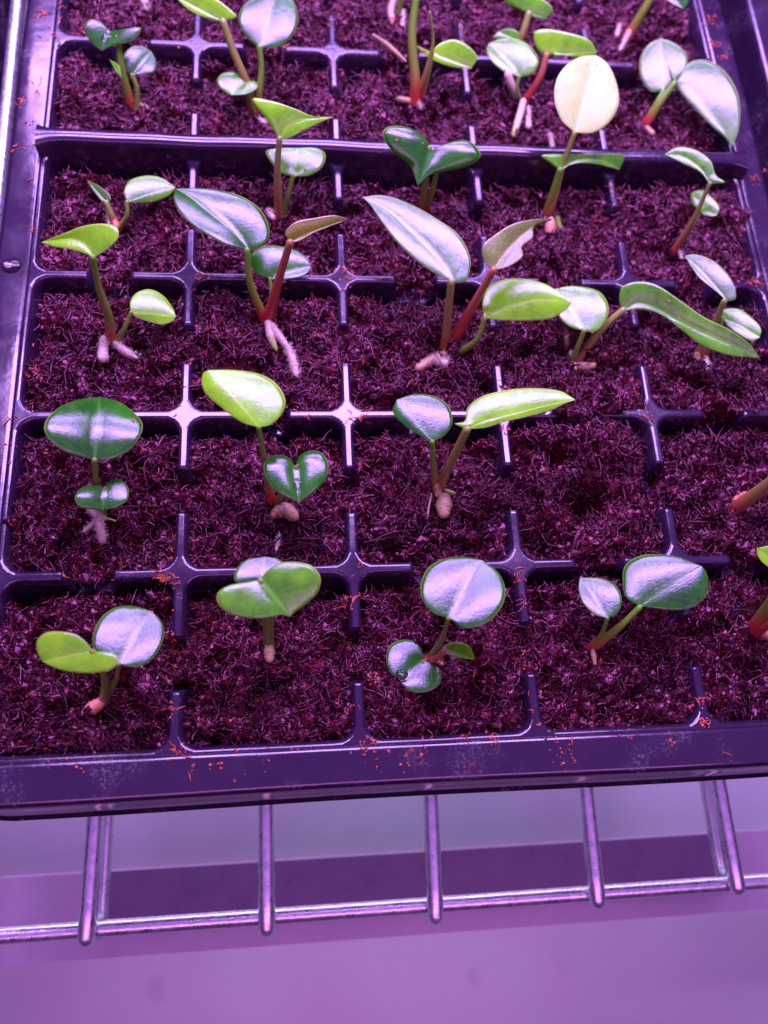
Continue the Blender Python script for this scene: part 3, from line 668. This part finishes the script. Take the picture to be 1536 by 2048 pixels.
# --- second row
plant('seedling with a broad dark glossy leaf above a small round one and furry roots', (5, (408, 655)),
  stems=[D(r=5, pts=[(378, 440), (386, 540), (402, 650)], dy=.7, rad=(.11, .08), m='green'), D(r=5, pts=[(420, 553), (415, 600), (410, 655)], dy=.25, rad=(.09, .06), m='green')],
  leaves=[D(r=5, s=0, B=(378, 436), T=(400, 187), L=[(330, 430), (240, 395), (182, 335), (180, 290), (230, 235), (310, 200)], R=[(440, 438), (510, 405), (560, 345), (570, 295), (530, 245), (470, 205)], m='dark', n='R', dn=(0, .10, 0), f=.18, bend=.12),
          D(r=5, s=1, B=(418, 552), T=(412, 639), L=[(385, 540), (330, 550), (300, 590), (315, 625), (360, 637)], R=[(440, 522), (480, 518), (512, 550), (508, 600), (465, 630)], m='dark', n='R', dn=(0, -.10, 0), f=.25, bend=.08)],
  roots=[D(r=5, pts=[(402, 650), (400, 700), (410, 760)], rad=[.13, .18, .15], hair=260, hl=.13, z=[.25, .15, .0]), D(r=5, pts=[(400, 650), (375, 690), (335, 725)], rad=[.09, .08, .05], hair=120, z=[.2, .1, -.05]),
         D(r=5, pts=[(360, 640), (385, 660)], rad=[.14, .14], z=[.2, .2], m='pinkwhite'), D(r=5, pts=[(410, 668), (462, 684)], rad=[.06, .04], z=[.15, .05], m='green')])
plant('seedling with a tilted yellow-green oval leaf above a heart-shaped dark leaf', (5, (1095, 615)),
  stems=[D(r=5, pts=[(1035, 310), (1060, 450), (1085, 600)], dy=.9, rad=(.12, .07), m='rg'), D(r=5, pts=[(1183, 470), (1150, 540), (1105, 605)], dy=.3, rad=(.09, .07), m='green')],
  leaves=[D(r=5, s=0, B=(1035, 308), T=(838, 80), L=[(970, 290), (880, 225), (820, 170), (806, 120), (815, 90)], R=[(1080, 300), (1130, 250), (1142, 200), (1110, 140), (1050, 100), (940, 80)], m='yellow', n='R', fl=-.40, fr=.03, bend=.03),
          D(r=5, s=1, B=(1183, 472), T=(1197, 609), L=[(1155, 430), (1105, 420), (1058, 450), (1060, 500), (1100, 560), (1150, 592)], R=[(1192, 430), (1230, 405), (1280, 408), (1312, 450), (1305, 510), (1260, 565)], m='dark', n='R', dn=(0, -.07, 0), f=.16, cup=.14)],
  roots=[D(r=5, pts=[(1105, 652), (1140, 640), (1175, 665)], rad=[.20, .27, .20], m='tan', name='tuber', z=.12, hair=90, hl=.1), D(r=5, pts=[(1102, 656), (1097, 660)], rad=[.15, .13], m='red', z=.2, name='tuber_end'), D(r=5, pts=[(1118, 740), (1105, 800)], rad=[.06, .08, .05], m='pinkwhite', z=.02)])
plant('seedling with a dotted bulb, a roundish shiny leaf and a long bright green leaf', (6, (325, 525)),
  stems=[D(r=6, pts=[(302, 337), (305, 420), (318, 510)], dy=.7, rad=(.11, .08), m='rg'), D(r=6, pts=[(430, 292), (385, 385), (325, 510)], dy=.7, rad=(.14, .12), m='brown')],
  leaves=[D(r=6, s=0, B=(302, 336), T=(172, 182), L=[(250, 310), (200, 275), (157, 225)], R=[(345, 315), (375, 270), (365, 210), (310, 170), (230, 163)], m='dark', fl=-.32, fr=.04),
          D(r=6, s=1, B=(430, 290), T=(828, 183), L=[(384, 270), (422, 262), (430, 215), (475, 175), (570, 148), (690, 140), (780, 153)], R=[(500, 285), (560, 266), (650, 245), (740, 220), (795, 194)], m='yellow', n='R', fl=.05, fr=-.55, bend=.03, mid=[(480, 268), (600, 235), (740, 200)])],
  roots=[D(r=6, pts=[(348, 545), (343, 598)], rad=[.22, .30, .22], m='tan', name='tuber', z=.28), D(r=6, pts=[(350, 518), (382, 527)], rad=[.12, .09], m='green', z=.15, name='bud'), D(r=6, pts=[(300, 530), (290, 575), (285, 620)], rad=[.06, .05, .03], z=.02, m='tan'), D(r=6, pts=[(320, 500), (325, 530)], rad=[.17, .18], m='tan', z=[.4, .2], name='stem_node')])
plant('single brown-green stem leaning out past the right border, beside the empty soil mound', (6, (1425, 570)),
  stems=[D(r=6, pts=[(1680, 360), (1540, 490), (1425, 575)], dy=.6, rad=(.2, .15), m='brown')], leaves=[D(r=6, s=0, B=(1680, 360), T=(1800, 200), L=[(1640, 320), (1680, 240)], R=[(1760, 360), (1800, 290)], m='mid')],
  roots=[D(r=6, pts=[(1445, 545), (1425, 555)], rad=[.2, .2], m='orange', z=.2, name='tuber')])
# --- third row
plant('seedling with a pointed lime leaf on a tall curved stem, third row far left', (3, (440, 810)),
  stems=[D(r=3, pts=[(372, 470), (395, 590), (435, 710), (440, 800)], dy=.8, rad=(.15, .09), m='rg'), D(r=3, pts=[(525, 690), (495, 760), (450, 810)], dy=.5, rad=(.10, .07), m='green')],
  leaves=[D(r=3, s=0, B=(375, 470), T=(166, 408), L=[(335, 452), (280, 436), (215, 426)], R=[(430, 435), (472, 390), (470, 352), (420, 335), (330, 345), (240, 380)], m='yellow', n=(-.1, -.15, 1), fl=-.2, fr=.25, mid=[(335, 415), (280, 395), (220, 400)]),
          D(r=3, s=1, B=(523, 690), T=(704, 706), L=[(520, 650), (545, 612), (600, 597), (650, 620), (692, 672)], R=[(545, 708), (590, 725), (650, 738), (688, 725)], m='yellow', n='R', fl=.0, fr=-.35)],
  roots=[D(r=3, pts=[(462, 815), (500, 845), (545, 870)], rad=[.13, .19, .17, .08], hair=200, z=[.2, .1, .0]), D(r=3, pts=[(415, 795), (412, 830), (412, 870)], rad=[.13, .17, .2], m='pinkwhite', z=[.35, .2, .1], name='tuber')])
plant('seedling with a big dark oval leaf, a reddish pointed leaf and long white root', (3, (1070, 740)),
  stems=[D(r=3, pts=[(988, 440), (1000, 570), (1060, 715)], dy=.9, rad=(.14, .10), m='rg'), D(r=3, pts=[(1160, 410), (1118, 550), (1068, 725)], dy=.5, rad=(.17, .12), m='red'), D(r=3, pts=[(1080, 555), (1086, 640), (1080, 720)], dy=.9, rad=(.09, .07), m='green')],
  leaves=[D(r=3, s=2, B=(1080, 556), T=(1242, 508), L=[(1020, 530), (998, 470), (1040, 430), (1120, 425), (1190, 445), (1236, 480)], R=[(1130, 558), (1200, 547), (1230, 530)], m='dark', f=.1),
          D(r=3, s=0, B=(998, 440), T=(702, 195), L=[(900, 415), (800, 360), (720, 290), (694, 230)], R=[(1050, 420), (1078, 375), (1052, 292), (980, 232), (880, 202), (780, 192)], m='dark', n='R', dn=(0, .04, 0), fl=.38, fr=.04, bend=.06, mid=[(920, 350), (840, 285), (760, 225)]),
          D(r=3, s=1, B=(1162, 408), T=(1392, 318), L=[(1140, 375), (1175, 332), (1260, 312), (1345, 302)], R=[(1195, 405), (1250, 372), (1320, 335)], m='flush', n=(.1, -.5, 1), f=.35)],
  roots=[D(r=3, pts=[(1075, 735), (1085, 790), (1103, 838)], rad=[.2, .2, .10], m='greentip', z=[.3, .2, .0]), D(r=3, pts=[(1085, 745), (1120, 790), (1150, 830)], rad=[.2, .18, .12], m='pinkwhite', hair=60, z=[.3, .2, .1]), D(r=3, pts=[(1150, 830), (1170, 880), (1185, 945)], rad=[.16, .19, .19, .12], m='pinkwhite', hair=260, hl=.13, z=[.12, .1, .0])])
plant('largest seedling with a long silvery leaf and a shiny bronze curled leaf', (4, (350, 775)),
  stems=[D(r=4, pts=[(372, 522), (360, 640), (352, 760)], dy=.8, rad=(.15, .12), m='brown'), D(r=4, pts=[(527, 478), (460, 595), (370, 750)], dy=.6, rad=(.18, .12), m='red'), D(r=4, pts=[(495, 655), (465, 735), (375, 785)], dy=.3, rad=(.13, .09), m='green')],
  leaves=[D(r=4, s=0, B=(388, 522), T=(45, 209), L=[(330, 500), (250, 447), (170, 372), (110, 292), (72, 235)], R=[(425, 520), (442, 470), (440, 425), (400, 350), (320, 290), (220, 235), (125, 203)], m='pale', n='R', fl=.0, fr=.08, bend=.02, mid=[(330, 440), (240, 350), (130, 255)]),
          D(r=4, s=1, B=(525, 478), T=(742, 290), L=[(490, 440), (487, 390), (530, 350), (600, 308), (690, 290)], R=[(560, 472), (600, 456), (636, 425), (632, 390), (670, 360), (676, 315)], m='bronze', n='R', f=.35, wav=.06, mid=[(560, 430), (620, 360), (690, 310)]),
          D(r=4, s=2, B=(492, 655), T=(816, 598), L=[(486, 600), (505, 545), (560, 515), (640, 510), (720, 530), (770, 560)], R=[(570, 662), (660, 663), (740, 655), (790, 625)], m='yellow', n='R', dn=(0, -.02, 0), fl=.05, fr=-.5, mid=[(580, 615), (680, 590), (760, 590)])],
  roots=[D(r=4, pts=[(345, 790), (300, 815), (248, 848)], rad=[.2, .22, .2], m='tan', hair=120, z=[.25, .15, .1], name='rhizome'), D(r=4, pts=[(310, 820), (345, 838)], rad=[.16, .18], m='pinkwhite', hair=200, hl=.15, z=.15)])
plant('seedling with a very long strap-like green leaf reaching to the right rim', (4, (830, 825)),
  stems=[D(r=4, pts=[(1003, 625), (930, 690), (835, 810)], dy=1.0, rad=(.15, .12), m='brown'), D(r=4, pts=[(860, 702), (835, 765), (812, 835)], dy=.6, rad=(.12, .08), m='green')],
  leaves=[D(r=4, s=1, B=(862, 702), T=(752, 548), L=[(800, 682), (765, 640), (775, 590)], R=[(900, 704), (942, 660), (950, 610), (920, 560), (860, 540), (800, 537)], m='mid', n='R', f=.03),
          D(r=4, s=0, B=(1005, 627), T=(1506, 801), L=[(990, 590), (1000, 540), (1050, 521), (1120, 530), (1200, 580), (1300, 650), (1400, 700), (1470, 752)], R=[(1070, 622), (1150, 645), (1220, 700), (1300, 757), (1400, 792), (1460, 797)], m='mid', n='R', dn=(0, -.32, 0), fl=.15, fr=.25, mid=[(1060, 600), (1220, 670), (1400, 750)])],
  roots=[D(r=4, pts=[(815, 825), (850, 832), (890, 830)], rad=[.12, .2, .16], m='tan', z=.12, name='tuber'), D(r=4, pts=[(790, 770), (785, 745)], rad=[.12, .14], m='tan', z=.1), D(r=4, pts=[(812, 780), (818, 855)], rad=[.12, .1], m='greentip', z=[.4, .1])])
plant('slim seedling behind the long strap-like leaf, pale narrow leaf on top', (4, (1290, 805)),
  stems=[D(r=4, pts=[(1375, 592), (1345, 660), (1285, 800)], dy=.7, rad=(.18, .10), m='brown'), D(r=4, pts=[(1372, 655), (1350, 720), (1300, 800)], dy=.8, rad=(.09, .07), m='green')],
  leaves=[D(r=4, s=1, B=(1370, 655), T=(1506, 725), L=[(1372, 625), (1425, 620), (1485, 660), (1511, 695)], R=[(1390, 685), (1430, 715), (1480, 739)], m='mid', f=.05),
          D(r=4, s=0, B=(1385, 592), T=(1230, 425), L=[(1340, 552), (1280, 502)], R=[(1415, 585), (1418, 560), (1400, 510), (1340, 447), (1270, 420)], m='pale', n='R', f=.15)],
  roots=[D(r=4, pts=[(1262, 800), (1255, 830)], rad=[.15, .12], m='tan', z=.12), D(r=4, pts=[(1300, 810), (1285, 865)], rad=[.17, .2, .1], m='pinkwhite', z=[.2, .1])])
# --- fourth row
plant('small seedling with a narrow rolled leaf, left of the big dark oval leaf', (3, (462, 345)),
  stems=[D(r=3, pts=[(508, 248), (508, 300), (470, 345)], dy=.4, rad=(.1, .07), m='green'), D(r=3, pts=[(425, 250), (445, 300), (460, 340)], dy=.4, rad=(.14, .10), m='brown')],
  leaves=[D(r=3, s=0, B=(508, 248), T=(702, 190), L=[(497, 200), (520, 162), (590, 142), (650, 153)], R=[(560, 250), (620, 245), (680, 218)], m='mid', n='R', fl=.0, fr=-.3, mid=[(560, 228), (620, 208), (670, 195)]),
          D(r=3, s=1, B=(432, 255), T=(346, 158), L=[(410, 245), (375, 205)], R=[(442, 230), (405, 190)], m='pale', n=(-.3, -.2, 1), f=.3)],
  roots=[D(r=3, pts=[(435, 300), (440, 335)], rad=[.1, .12], m='pinkwhite', z=.15), D(r=3, pts=[(455, 320), (465, 345)], rad=[.2, .2], m='red', z=.2, name='stem_node')])
plant('seedling with a lime triangular folded leaf standing above the cross bar', (3, (1118, 300)),
  stems=[D(r=3, pts=[(1118, -5), (1110, 120), (1117, 295)], dy=.8, rad=(.15, .10), m='brown'), D(r=3, pts=[(1172, 143), (1155, 210), (1128, 295)], dy=.5, rad=(.12, .08), m='green')],
  leaves=[D(r=1, s=1, B=(1175, 706), T=(1188, 592), L=[(1120, 688), (1085, 650), (1064, 606), (1110, 592)], R=[(1240, 700), (1290, 665), (1301, 615), (1270, 592)], m='mid', n='R', f=.0),
          D(r=1, s=0, B=(1120, 557), T=(1332, 468), L=[(1070, 482), (1010, 396), (1080, 402), (1180, 435), (1255, 465)], R=[(1160, 550), (1220, 520), (1285, 487)], m='yellow', n=(-.1, -.65, 1), f=.1, mid=[(1150, 510), (1200, 480), (1260, 473)])],
  roots=[D(r=3, pts=[(1075, 285), (1090, 310)], rad=[.15, .15], m='pinkwhite', z=.1)])
plant('seedling with a spreading dark green heart-shaped leaf over the cross bar', (4, (268, 280)),
  stems=[D(r=4, pts=[(290, 30), (278, 140), (265, 275)], dy=.8, rad=(.15, .11), m='rg'), D(r=4, pts=[(325, 60), (312, 150), (275, 275)], dy=.7, rad=(.1, .09), m='rg')],
  leaves=[D(r=2, s=0, B=(302, 548), T=(249, 682), L=[(270, 500), (210, 468), (140, 466), (119, 488), (150, 550), (222, 612)], R=[(335, 535), (400, 514), (450, 525), (481, 572), (440, 607), (350, 630), (290, 645)], m='dark', n=(0, -.55, 1), f=.14, cup=.10)])
plant('seedling carrying the large cream white leaf above a flat green leaf', (4, (725, 285)),
  stems=[D(r=2, pts=[(825, 490), (785, 600), (745, 740), (727, 800)], dy=1.2, hmax=5, rad=(.15, .09), m='brown'), D(r=4, pts=[(772, 110), (745, 200), (722, 280)], dy=.5, rad=(.16, .12), m='rg')],
  leaves=[D(r=2, s=1, B=(776, 626), T=(990, 624), L=[(735, 598), (704, 572), (800, 566), (900, 566), (1008, 575)], R=[(815, 604), (900, 602)], m='mid', n=(.1, -.5, 1), f=.1, mid=[(830, 590), (920, 588)]),
          D(r=2, s=0, B=(828, 487), T=(905, 203), L=[(780, 445), (752, 370), (760, 290), (800, 235), (850, 208)], R=[(890, 488), (950, 452), (988, 380), (975, 290), (942, 228)], m='cream', n=(.0, -.30, 1), f=.08, lab='cream white oval leaf')],
  roots=[D(r=4, pts=[(733, 310), (732, 345)], rad=[.17, .24, .2], m='orange', z=.2, name='tuber'), D(r=4, pts=[(755, 300), (762, 345)], rad=[.15, .12], m='green', z=.05, name='bud'), D(r=2, pts=[(735, 495), (745, 545)], rad=[.12, .13], m='pinkwhite', z=[.9, .8], name='bud')])
plant('slender seedling beside the right rim, pointed green leaf above a small blurred one', (4, (1197, 400)),
  stems=[D(r=4, pts=[(1322, 160), (1268, 280), (1197, 400)], dy=.7, rad=(.11, .07), m='brown'), D(r=4, pts=[(1300, 250), (1270, 300), (1200, 400)], dy=.6, rad=(.08, .06), m='brown')],
  leaves=[D(r=4, s=1, B=(1290, 268), T=(1350, 275), L=[(1255, 230), (1255, 195), (1290, 184), (1335, 215), (1358, 250)], R=[(1310, 278), (1335, 280)], m='mid', f=.05),
          D(r=4, s=0, B=(1322, 162), T=(1157, 52), L=[(1285, 118), (1220, 85)], R=[(1378, 155), (1345, 130), (1325, 75), (1265, 35), (1200, 27)], m='mid', n='R', dn=(0, -.06, 0), fl=-.1, fr=.1, mid=[(1290, 110), (1220, 60)])],
  roots=[D(r=4, pts=[(1210, 405), (1218, 435)], rad=[.09, .07], m='pinkwhite', z=.05)])
# --- behind the cross bar
plant('seedling at upper left with a two-lobed leaf before a grey-green round leaf', (1, (530, 430)),
  stems=[D(r=1, pts=[(470, 150), (490, 290), (525, 420)], dy=.8, rad=(.16, .11), m='rg'), D(r=1, pts=[(528, 300), (547, 350), (545, 430)], dy=.5, rad=(.1, .08), m='green')],
  leaves=[D(r=1, s=1, B=(530, 300), T=(605, 205), L=[(500, 270), (494, 225), (530, 186), (570, 186)], R=[(580, 298), (618, 285), (625, 248)], m='dark', n='R', f=.1, dn=(.1, -.03, 0)),
          D(r=1, s=0, B=(436, 122), T=(407, 203), L=[(400, 87), (362, 77), (338, 100), (350, 150), (382, 185)], R=[(500, 125), (563, 110), (545, 150), (500, 173), (450, 182)], m='dark', n=(0, -.5, 1), f=.22),
          D(r=1, s=0, B=(485, 310), T=(436, 236), L=[(465, 285)], R=[(475, 262)], m='mid', n=(-.3, -.2, 1))],
  roots=[D(r=1, pts=[(560, 420), (590, 440)], rad=[.12, .1], m='tan', z=.1)])
plant('seedling with a big round shiny leaf and a yellow-green leaf at the top edge', (1, (1025, 455)),
  stems=[D(r=1, pts=[(893, 88), (935, 210), (985, 330), (1015, 450)], dy=1.3, rad=(.15, .13), m='brown'), D(r=1, pts=[(1038, 188), (1046, 270), (1035, 385), (1025, 450)], dy=1.0, rad=(.14, .10), m='rg'), D(r=1, pts=[(985, 340), (1000, 400), (1025, 455)], dy=.3, rad=(.1, .08), m='green')],
  leaves=[D(r=1, s=0, B=(893, 86), T=(690, -20), L=[(830, 72), (760, 42)], R=[(946, 66), (910, 28), (850, -12), (770, -30)], m='yellow', n='R', dn=(0, -.32, 0), f=.1),
          D(r=1, s=1, B=(1038, 190), T=(1100, -15), L=[(990, 152), (954, 80), (975, 20), (1030, -15)], R=[(1110, 187), (1170, 142), (1192, 70), (1170, 0)], m='dark', n='R', f=.03),
          D(r=1, s=2, B=(990, 325), T=(925, 380), L=[(945, 292), (892, 293), (868, 322), (888, 358)], R=[(1022, 325), (1030, 350), (985, 376)], m='mid', n=(0, -.15, 1), f=.15)],
  roots=[D(r=1, pts=[(1040, 480), (1060, 500)], rad=[.13, .13], m='pinkwhite', z=.1)])
plant('seedling with bright red stem base beside the dried curled leaf, behind the cross bar', (2, (240, 380)),
  stems=[D(r=2, pts=[(262, -120), (228, 120), (240, 300), (240, 375)], dy=1.2, rad=(.18, .13), m='rg'), D(r=2, pts=[(293, 45), (305, 150), (280, 270), (245, 360)], dy=.8, rad=(.13, .05), m='brown'), D(r=2, pts=[(300, 200), (290, 250), (255, 360)], dy=.7, rad=(.16, .10), m='rg')],
  leaves=[D(r=2, s=2, B=(297, 195), T=(447, 250), L=[(330, 160), (380, 145), (430, 165), (467, 212)], R=[(246, 168), (280, 205), (340, 235), (400, 249)], m='yellow', n='R', dn=(0, -.32, 0), f=.1), D(r=2, s=0, B=(262, -120), T=(150, -260), L=[(200, -130), (150, -200)], R=[(290, -180), (230, -260)], m='mid')],
  roots=[D(r=2, pts=[(180, 365), (215, 370)], rad=[.16, .15], m='tan', z=.15, name='rhizome'), D(r=2, pts=[(85, 130), (130, 160), (205, 225)], rad=[.08, .13, .12, .06], m='tan', z=[1.2, 1.0, .8], name='dried_leaf'), D(r=2, pts=[(245, 370), (262, 400)], rad=[.15, .08], m='pinkwhite', z=[.15, 0])])
plant('seedling with pale pink roots above the soil, left of the cream leaf', (2, (630, 400)),
  stems=[D(r=2, pts=[(622, 282), (612, 330), (635, 375)], dy=.3, rad=(.09, .07), m='green', y0=.2), D(r=2, pts=[(722, 203), (700, 280), (640, 372)], dy=.7, rad=(.15, .12), m='red'), D(r=2, pts=[(580, 275), (592, 310), (628, 370)], dy=.3, rad=(.14, .15), m='pinkwhite')],
  leaves=[D(r=2, s=0, B=(625, 282), T=(510, 160), L=[(570, 265), (515, 218), (502, 180)], R=[(665, 272), (693, 230), (672, 178), (610, 142), (545, 145)], m='mid', n='R', f=.05),
          D(r=2, s=1, B=(722, 207), T=(908, 190), L=[(682, 165), (678, 118), (715, 107), (800, 120), (880, 148)], R=[(745, 185), (790, 200), (840, 212), (885, 213)], m='yellow', n='R', dn=(0, -.32, 0), fl=.1, fr=-.1)],
  roots=[D(r=2, pts=[(637, 372), (622, 430), (600, 500)], rad=[.17, .2, .13], m='greentip', z=[.5, .35, .15]), D(r=2, pts=[(655, 395), (655, 465)], rad=[.13, .16], m='pinkwhite', z=[.2, .1], hair=60)])
plant('seedling with a large two-tone leaf overlapping the right rim', (2, (1098, 440)),
  stems=[D(r=2, pts=[(1190, 308), (1130, 390), (1098, 440)], dy=.7, rad=(.17, .13), m='rg'), D(r=2, pts=[(1150, 335), (1115, 400), (1092, 440)], dy=.7, rad=(.12, .09), m='rg')],
  leaves=[D(r=2, s=1, B=(1152, 330), T=(1141, 140), L=[(1110, 337), (1070, 285), (1065, 220), (1095, 165)], R=[(1190, 300), (1232, 260), (1238, 205), (1195, 160)], m='pale', n='R', f=.02),
          D(r=2, s=0, B=(1195, 305), T=(1402, 542), L=[(1171, 230), (1172, 262), (1210, 332), (1270, 402), (1340, 472), (1385, 512)], R=[(1218, 270), (1245, 230), (1300, 219), (1370, 255), (1420, 330), (1434, 400), (1425, 490)], m='pale', n='R', fl=-.5, fr=.0, mid=[(1240, 330), (1310, 410), (1370, 480)])],
  roots=[D(r=2, pts=[(1090, 470), (1110, 490)], rad=[.15, .15], m='tan', z=.1)])
plant('plant at the top edge, its dark green leaf tip right of centre', (2, (600, 190)),
  stems=[D(r=2, pts=[(657, 50), (635, 120), (605, 185)], dy=.7, rad=(.16, .13), m='brown')],
  leaves=[D(r=2, s=0, B=(658, 50), T=(720, 70), L=[(610, 30), (575, 8), (560, -30), (640, -40), (700, -10), (745, 35)], R=[(680, 62)], m='mid', n='R', dn=(0, -.32, 0)),
          D(r=2, s=0, B=(620, 150), T=(545, 115), L=[(580, 150), (528, 138)], R=[(620, 120), (580, 105)], m='mid', n='R', dn=(0, -.32, 0))])
plant('plant at the top edge near the right rim, one thick brown-green stem', (2, (1020, 135)),
  stems=[D(r=2, pts=[(1140, -70), (1090, 20), (1022, 130)], dy=.8, rad=(.18, .14), m='rg'), D(r=2, pts=[(1150, -60), (1100, 10), (1030, 125)], dy=.9, rad=(.1, .1), m='green')],
  leaves=[D(r=2, s=0, B=(1140, -60), T=(1225, 33), L=[(1150, -20), (1180, 12)], R=[(1200, -70), (1240, -30), (1241, 10)], m='dark', n='R')],
  roots=[D(r=2, pts=[(1025, 120), (1005, 160), (988, 190)], rad=[.18, .13, .08], m='pinkwhite', z=[.3, .1, 0], hair=60), D(r=2, pts=[(990, 90), (980, 130)], rad=[.09, .12], m='pinkwhite', z=.1)])
plant('white furry root below a plant cut by the top edge, upper left', (1, (570, 10)),
  stems=[D(r=1, pts=[(500, -160), (530, -60), (545, 10)], dy=.6, rad=(.15, .12), m='brown')], leaves=[D(r=1, s=0, B=(500, -160), T=(420, -260), L=[(440, -170), (410, -220)], R=[(520, -220), (470, -260)], m='mid')],
  roots=[D(r=1, pts=[(562, -20), (582, 30), (595, 78)], rad=[.16, .17, .13], m='pinkwhite', hair=200, hl=.13, z=[.4, .3, .1])])
plant('pink and green stem base of a plant cut by the top edge, centre', (2, (165, 60)),
  stems=[D(r=2, pts=[(200, -110), (190, -20), (175, 60)], dy=.6, rad=(.12, .12), m='green')], leaves=[D(r=2, s=0, B=(200, -110), T=(120, -200), L=[(150, -120), (110, -160)], R=[(220, -160), (170, -200)], m='mid')],
  roots=[D(r=2, pts=[(165, -10), (150, 40), (155, 85)], rad=[.18, .2, .15], m='pinkwhite', z=[.4, .3, .1]), D(r=2, pts=[(195, 40), (190, 115)], rad=[.12, .14, .1], m='pinkwhite', z=[.2, .1]), D(r=2, pts=[(158, 72), (152, 85)], rad=[.13, .1], m='red', z=.3, name='tuber_end')])

# ------------------------------------------------------------------ water drops
m, nt, b = newmat('water'); b.inputs['Base Color'].default_value = (.95, .95, 1, 1); b.inputs['Roughness'].default_value = .02
b.inputs['Transmission Weight'].default_value = 1; b.inputs['IOR'].default_value = 1.33; M_WATER = m
def drop(c, r, n, label, squash=.45):
    n = unit(n); s = unit(np.cross(n, [0, 1, .1])); u = np.cross(n, s); V = []; F = []
    NA, NB = 20, 8
    for j in range(NB):
        ph = j/(NB-1)*math.pi/2
        for k in range(NA):
            a = 2*math.pi*k/NA; rr = r*math.cos(ph)*(1+.08*math.sin(2*a+1))
            V.append(c+s*rr*math.cos(a)+u*rr*math.sin(a)+n*r*squash*math.sin(ph))
    for j in range(NB-1):
        for k in range(NA): F.append((j*NA+k, j*NA+(k+1) % NA, (j+1)*NA+(k+1) % NA, (j+1)*NA+k))
    F.append(tuple(range(NA))[::-1])
    o = mesh_obj('water_drop', V, F, M_WATER, None, c); tag(o, label, 'water drop', 'water drops')
drop(at_z((24, 531), .09), .30, (0, 0, 1), 'clear oval water drop on the left rim of the tray')

LP = np.array(LEAF_PTS); v2, f2 = chunks(LP, rl(len(LP), .02, .05, 2))
ob = mesh_obj('dry_crumb', np.vstack([v1, v2]), np.vstack([f1, f2+len(v1)]), M_CRUMB, smooth=False); tag(ob, 'dry orange red crumbs of coir sprinkled over the ribs, rim and leaves', 'crumbs', kind='stuff')

def on_leaf(px, r, label):
    best = None
    for v, n in LEAF_ALL:
        c = (v-CAM) @ RM; q = np.stack([768+FPX*c[:, 0]/-c[:, 2], 1024-FPX*c[:, 1]/-c[:, 2]], 1)
        d = np.hypot(q[:, 0]-px[0], q[:, 1]-px[1]); k = int(d.argmin())
        if best is None or d[k] < best[0]: best = (d[k], v[k], n)
    drop(best[1]+best[2]*.005, r, best[2], label, .35)
on_leaf((802, 1346), .17, 'water drop on the low two-lobed leaf of the front row')
on_leaf((594, 970), .20, 'flat water drop on the heart-shaped dark leaf')
on_leaf((212, 78), .20, 'water drop on the two-lobed leaf at upper left')
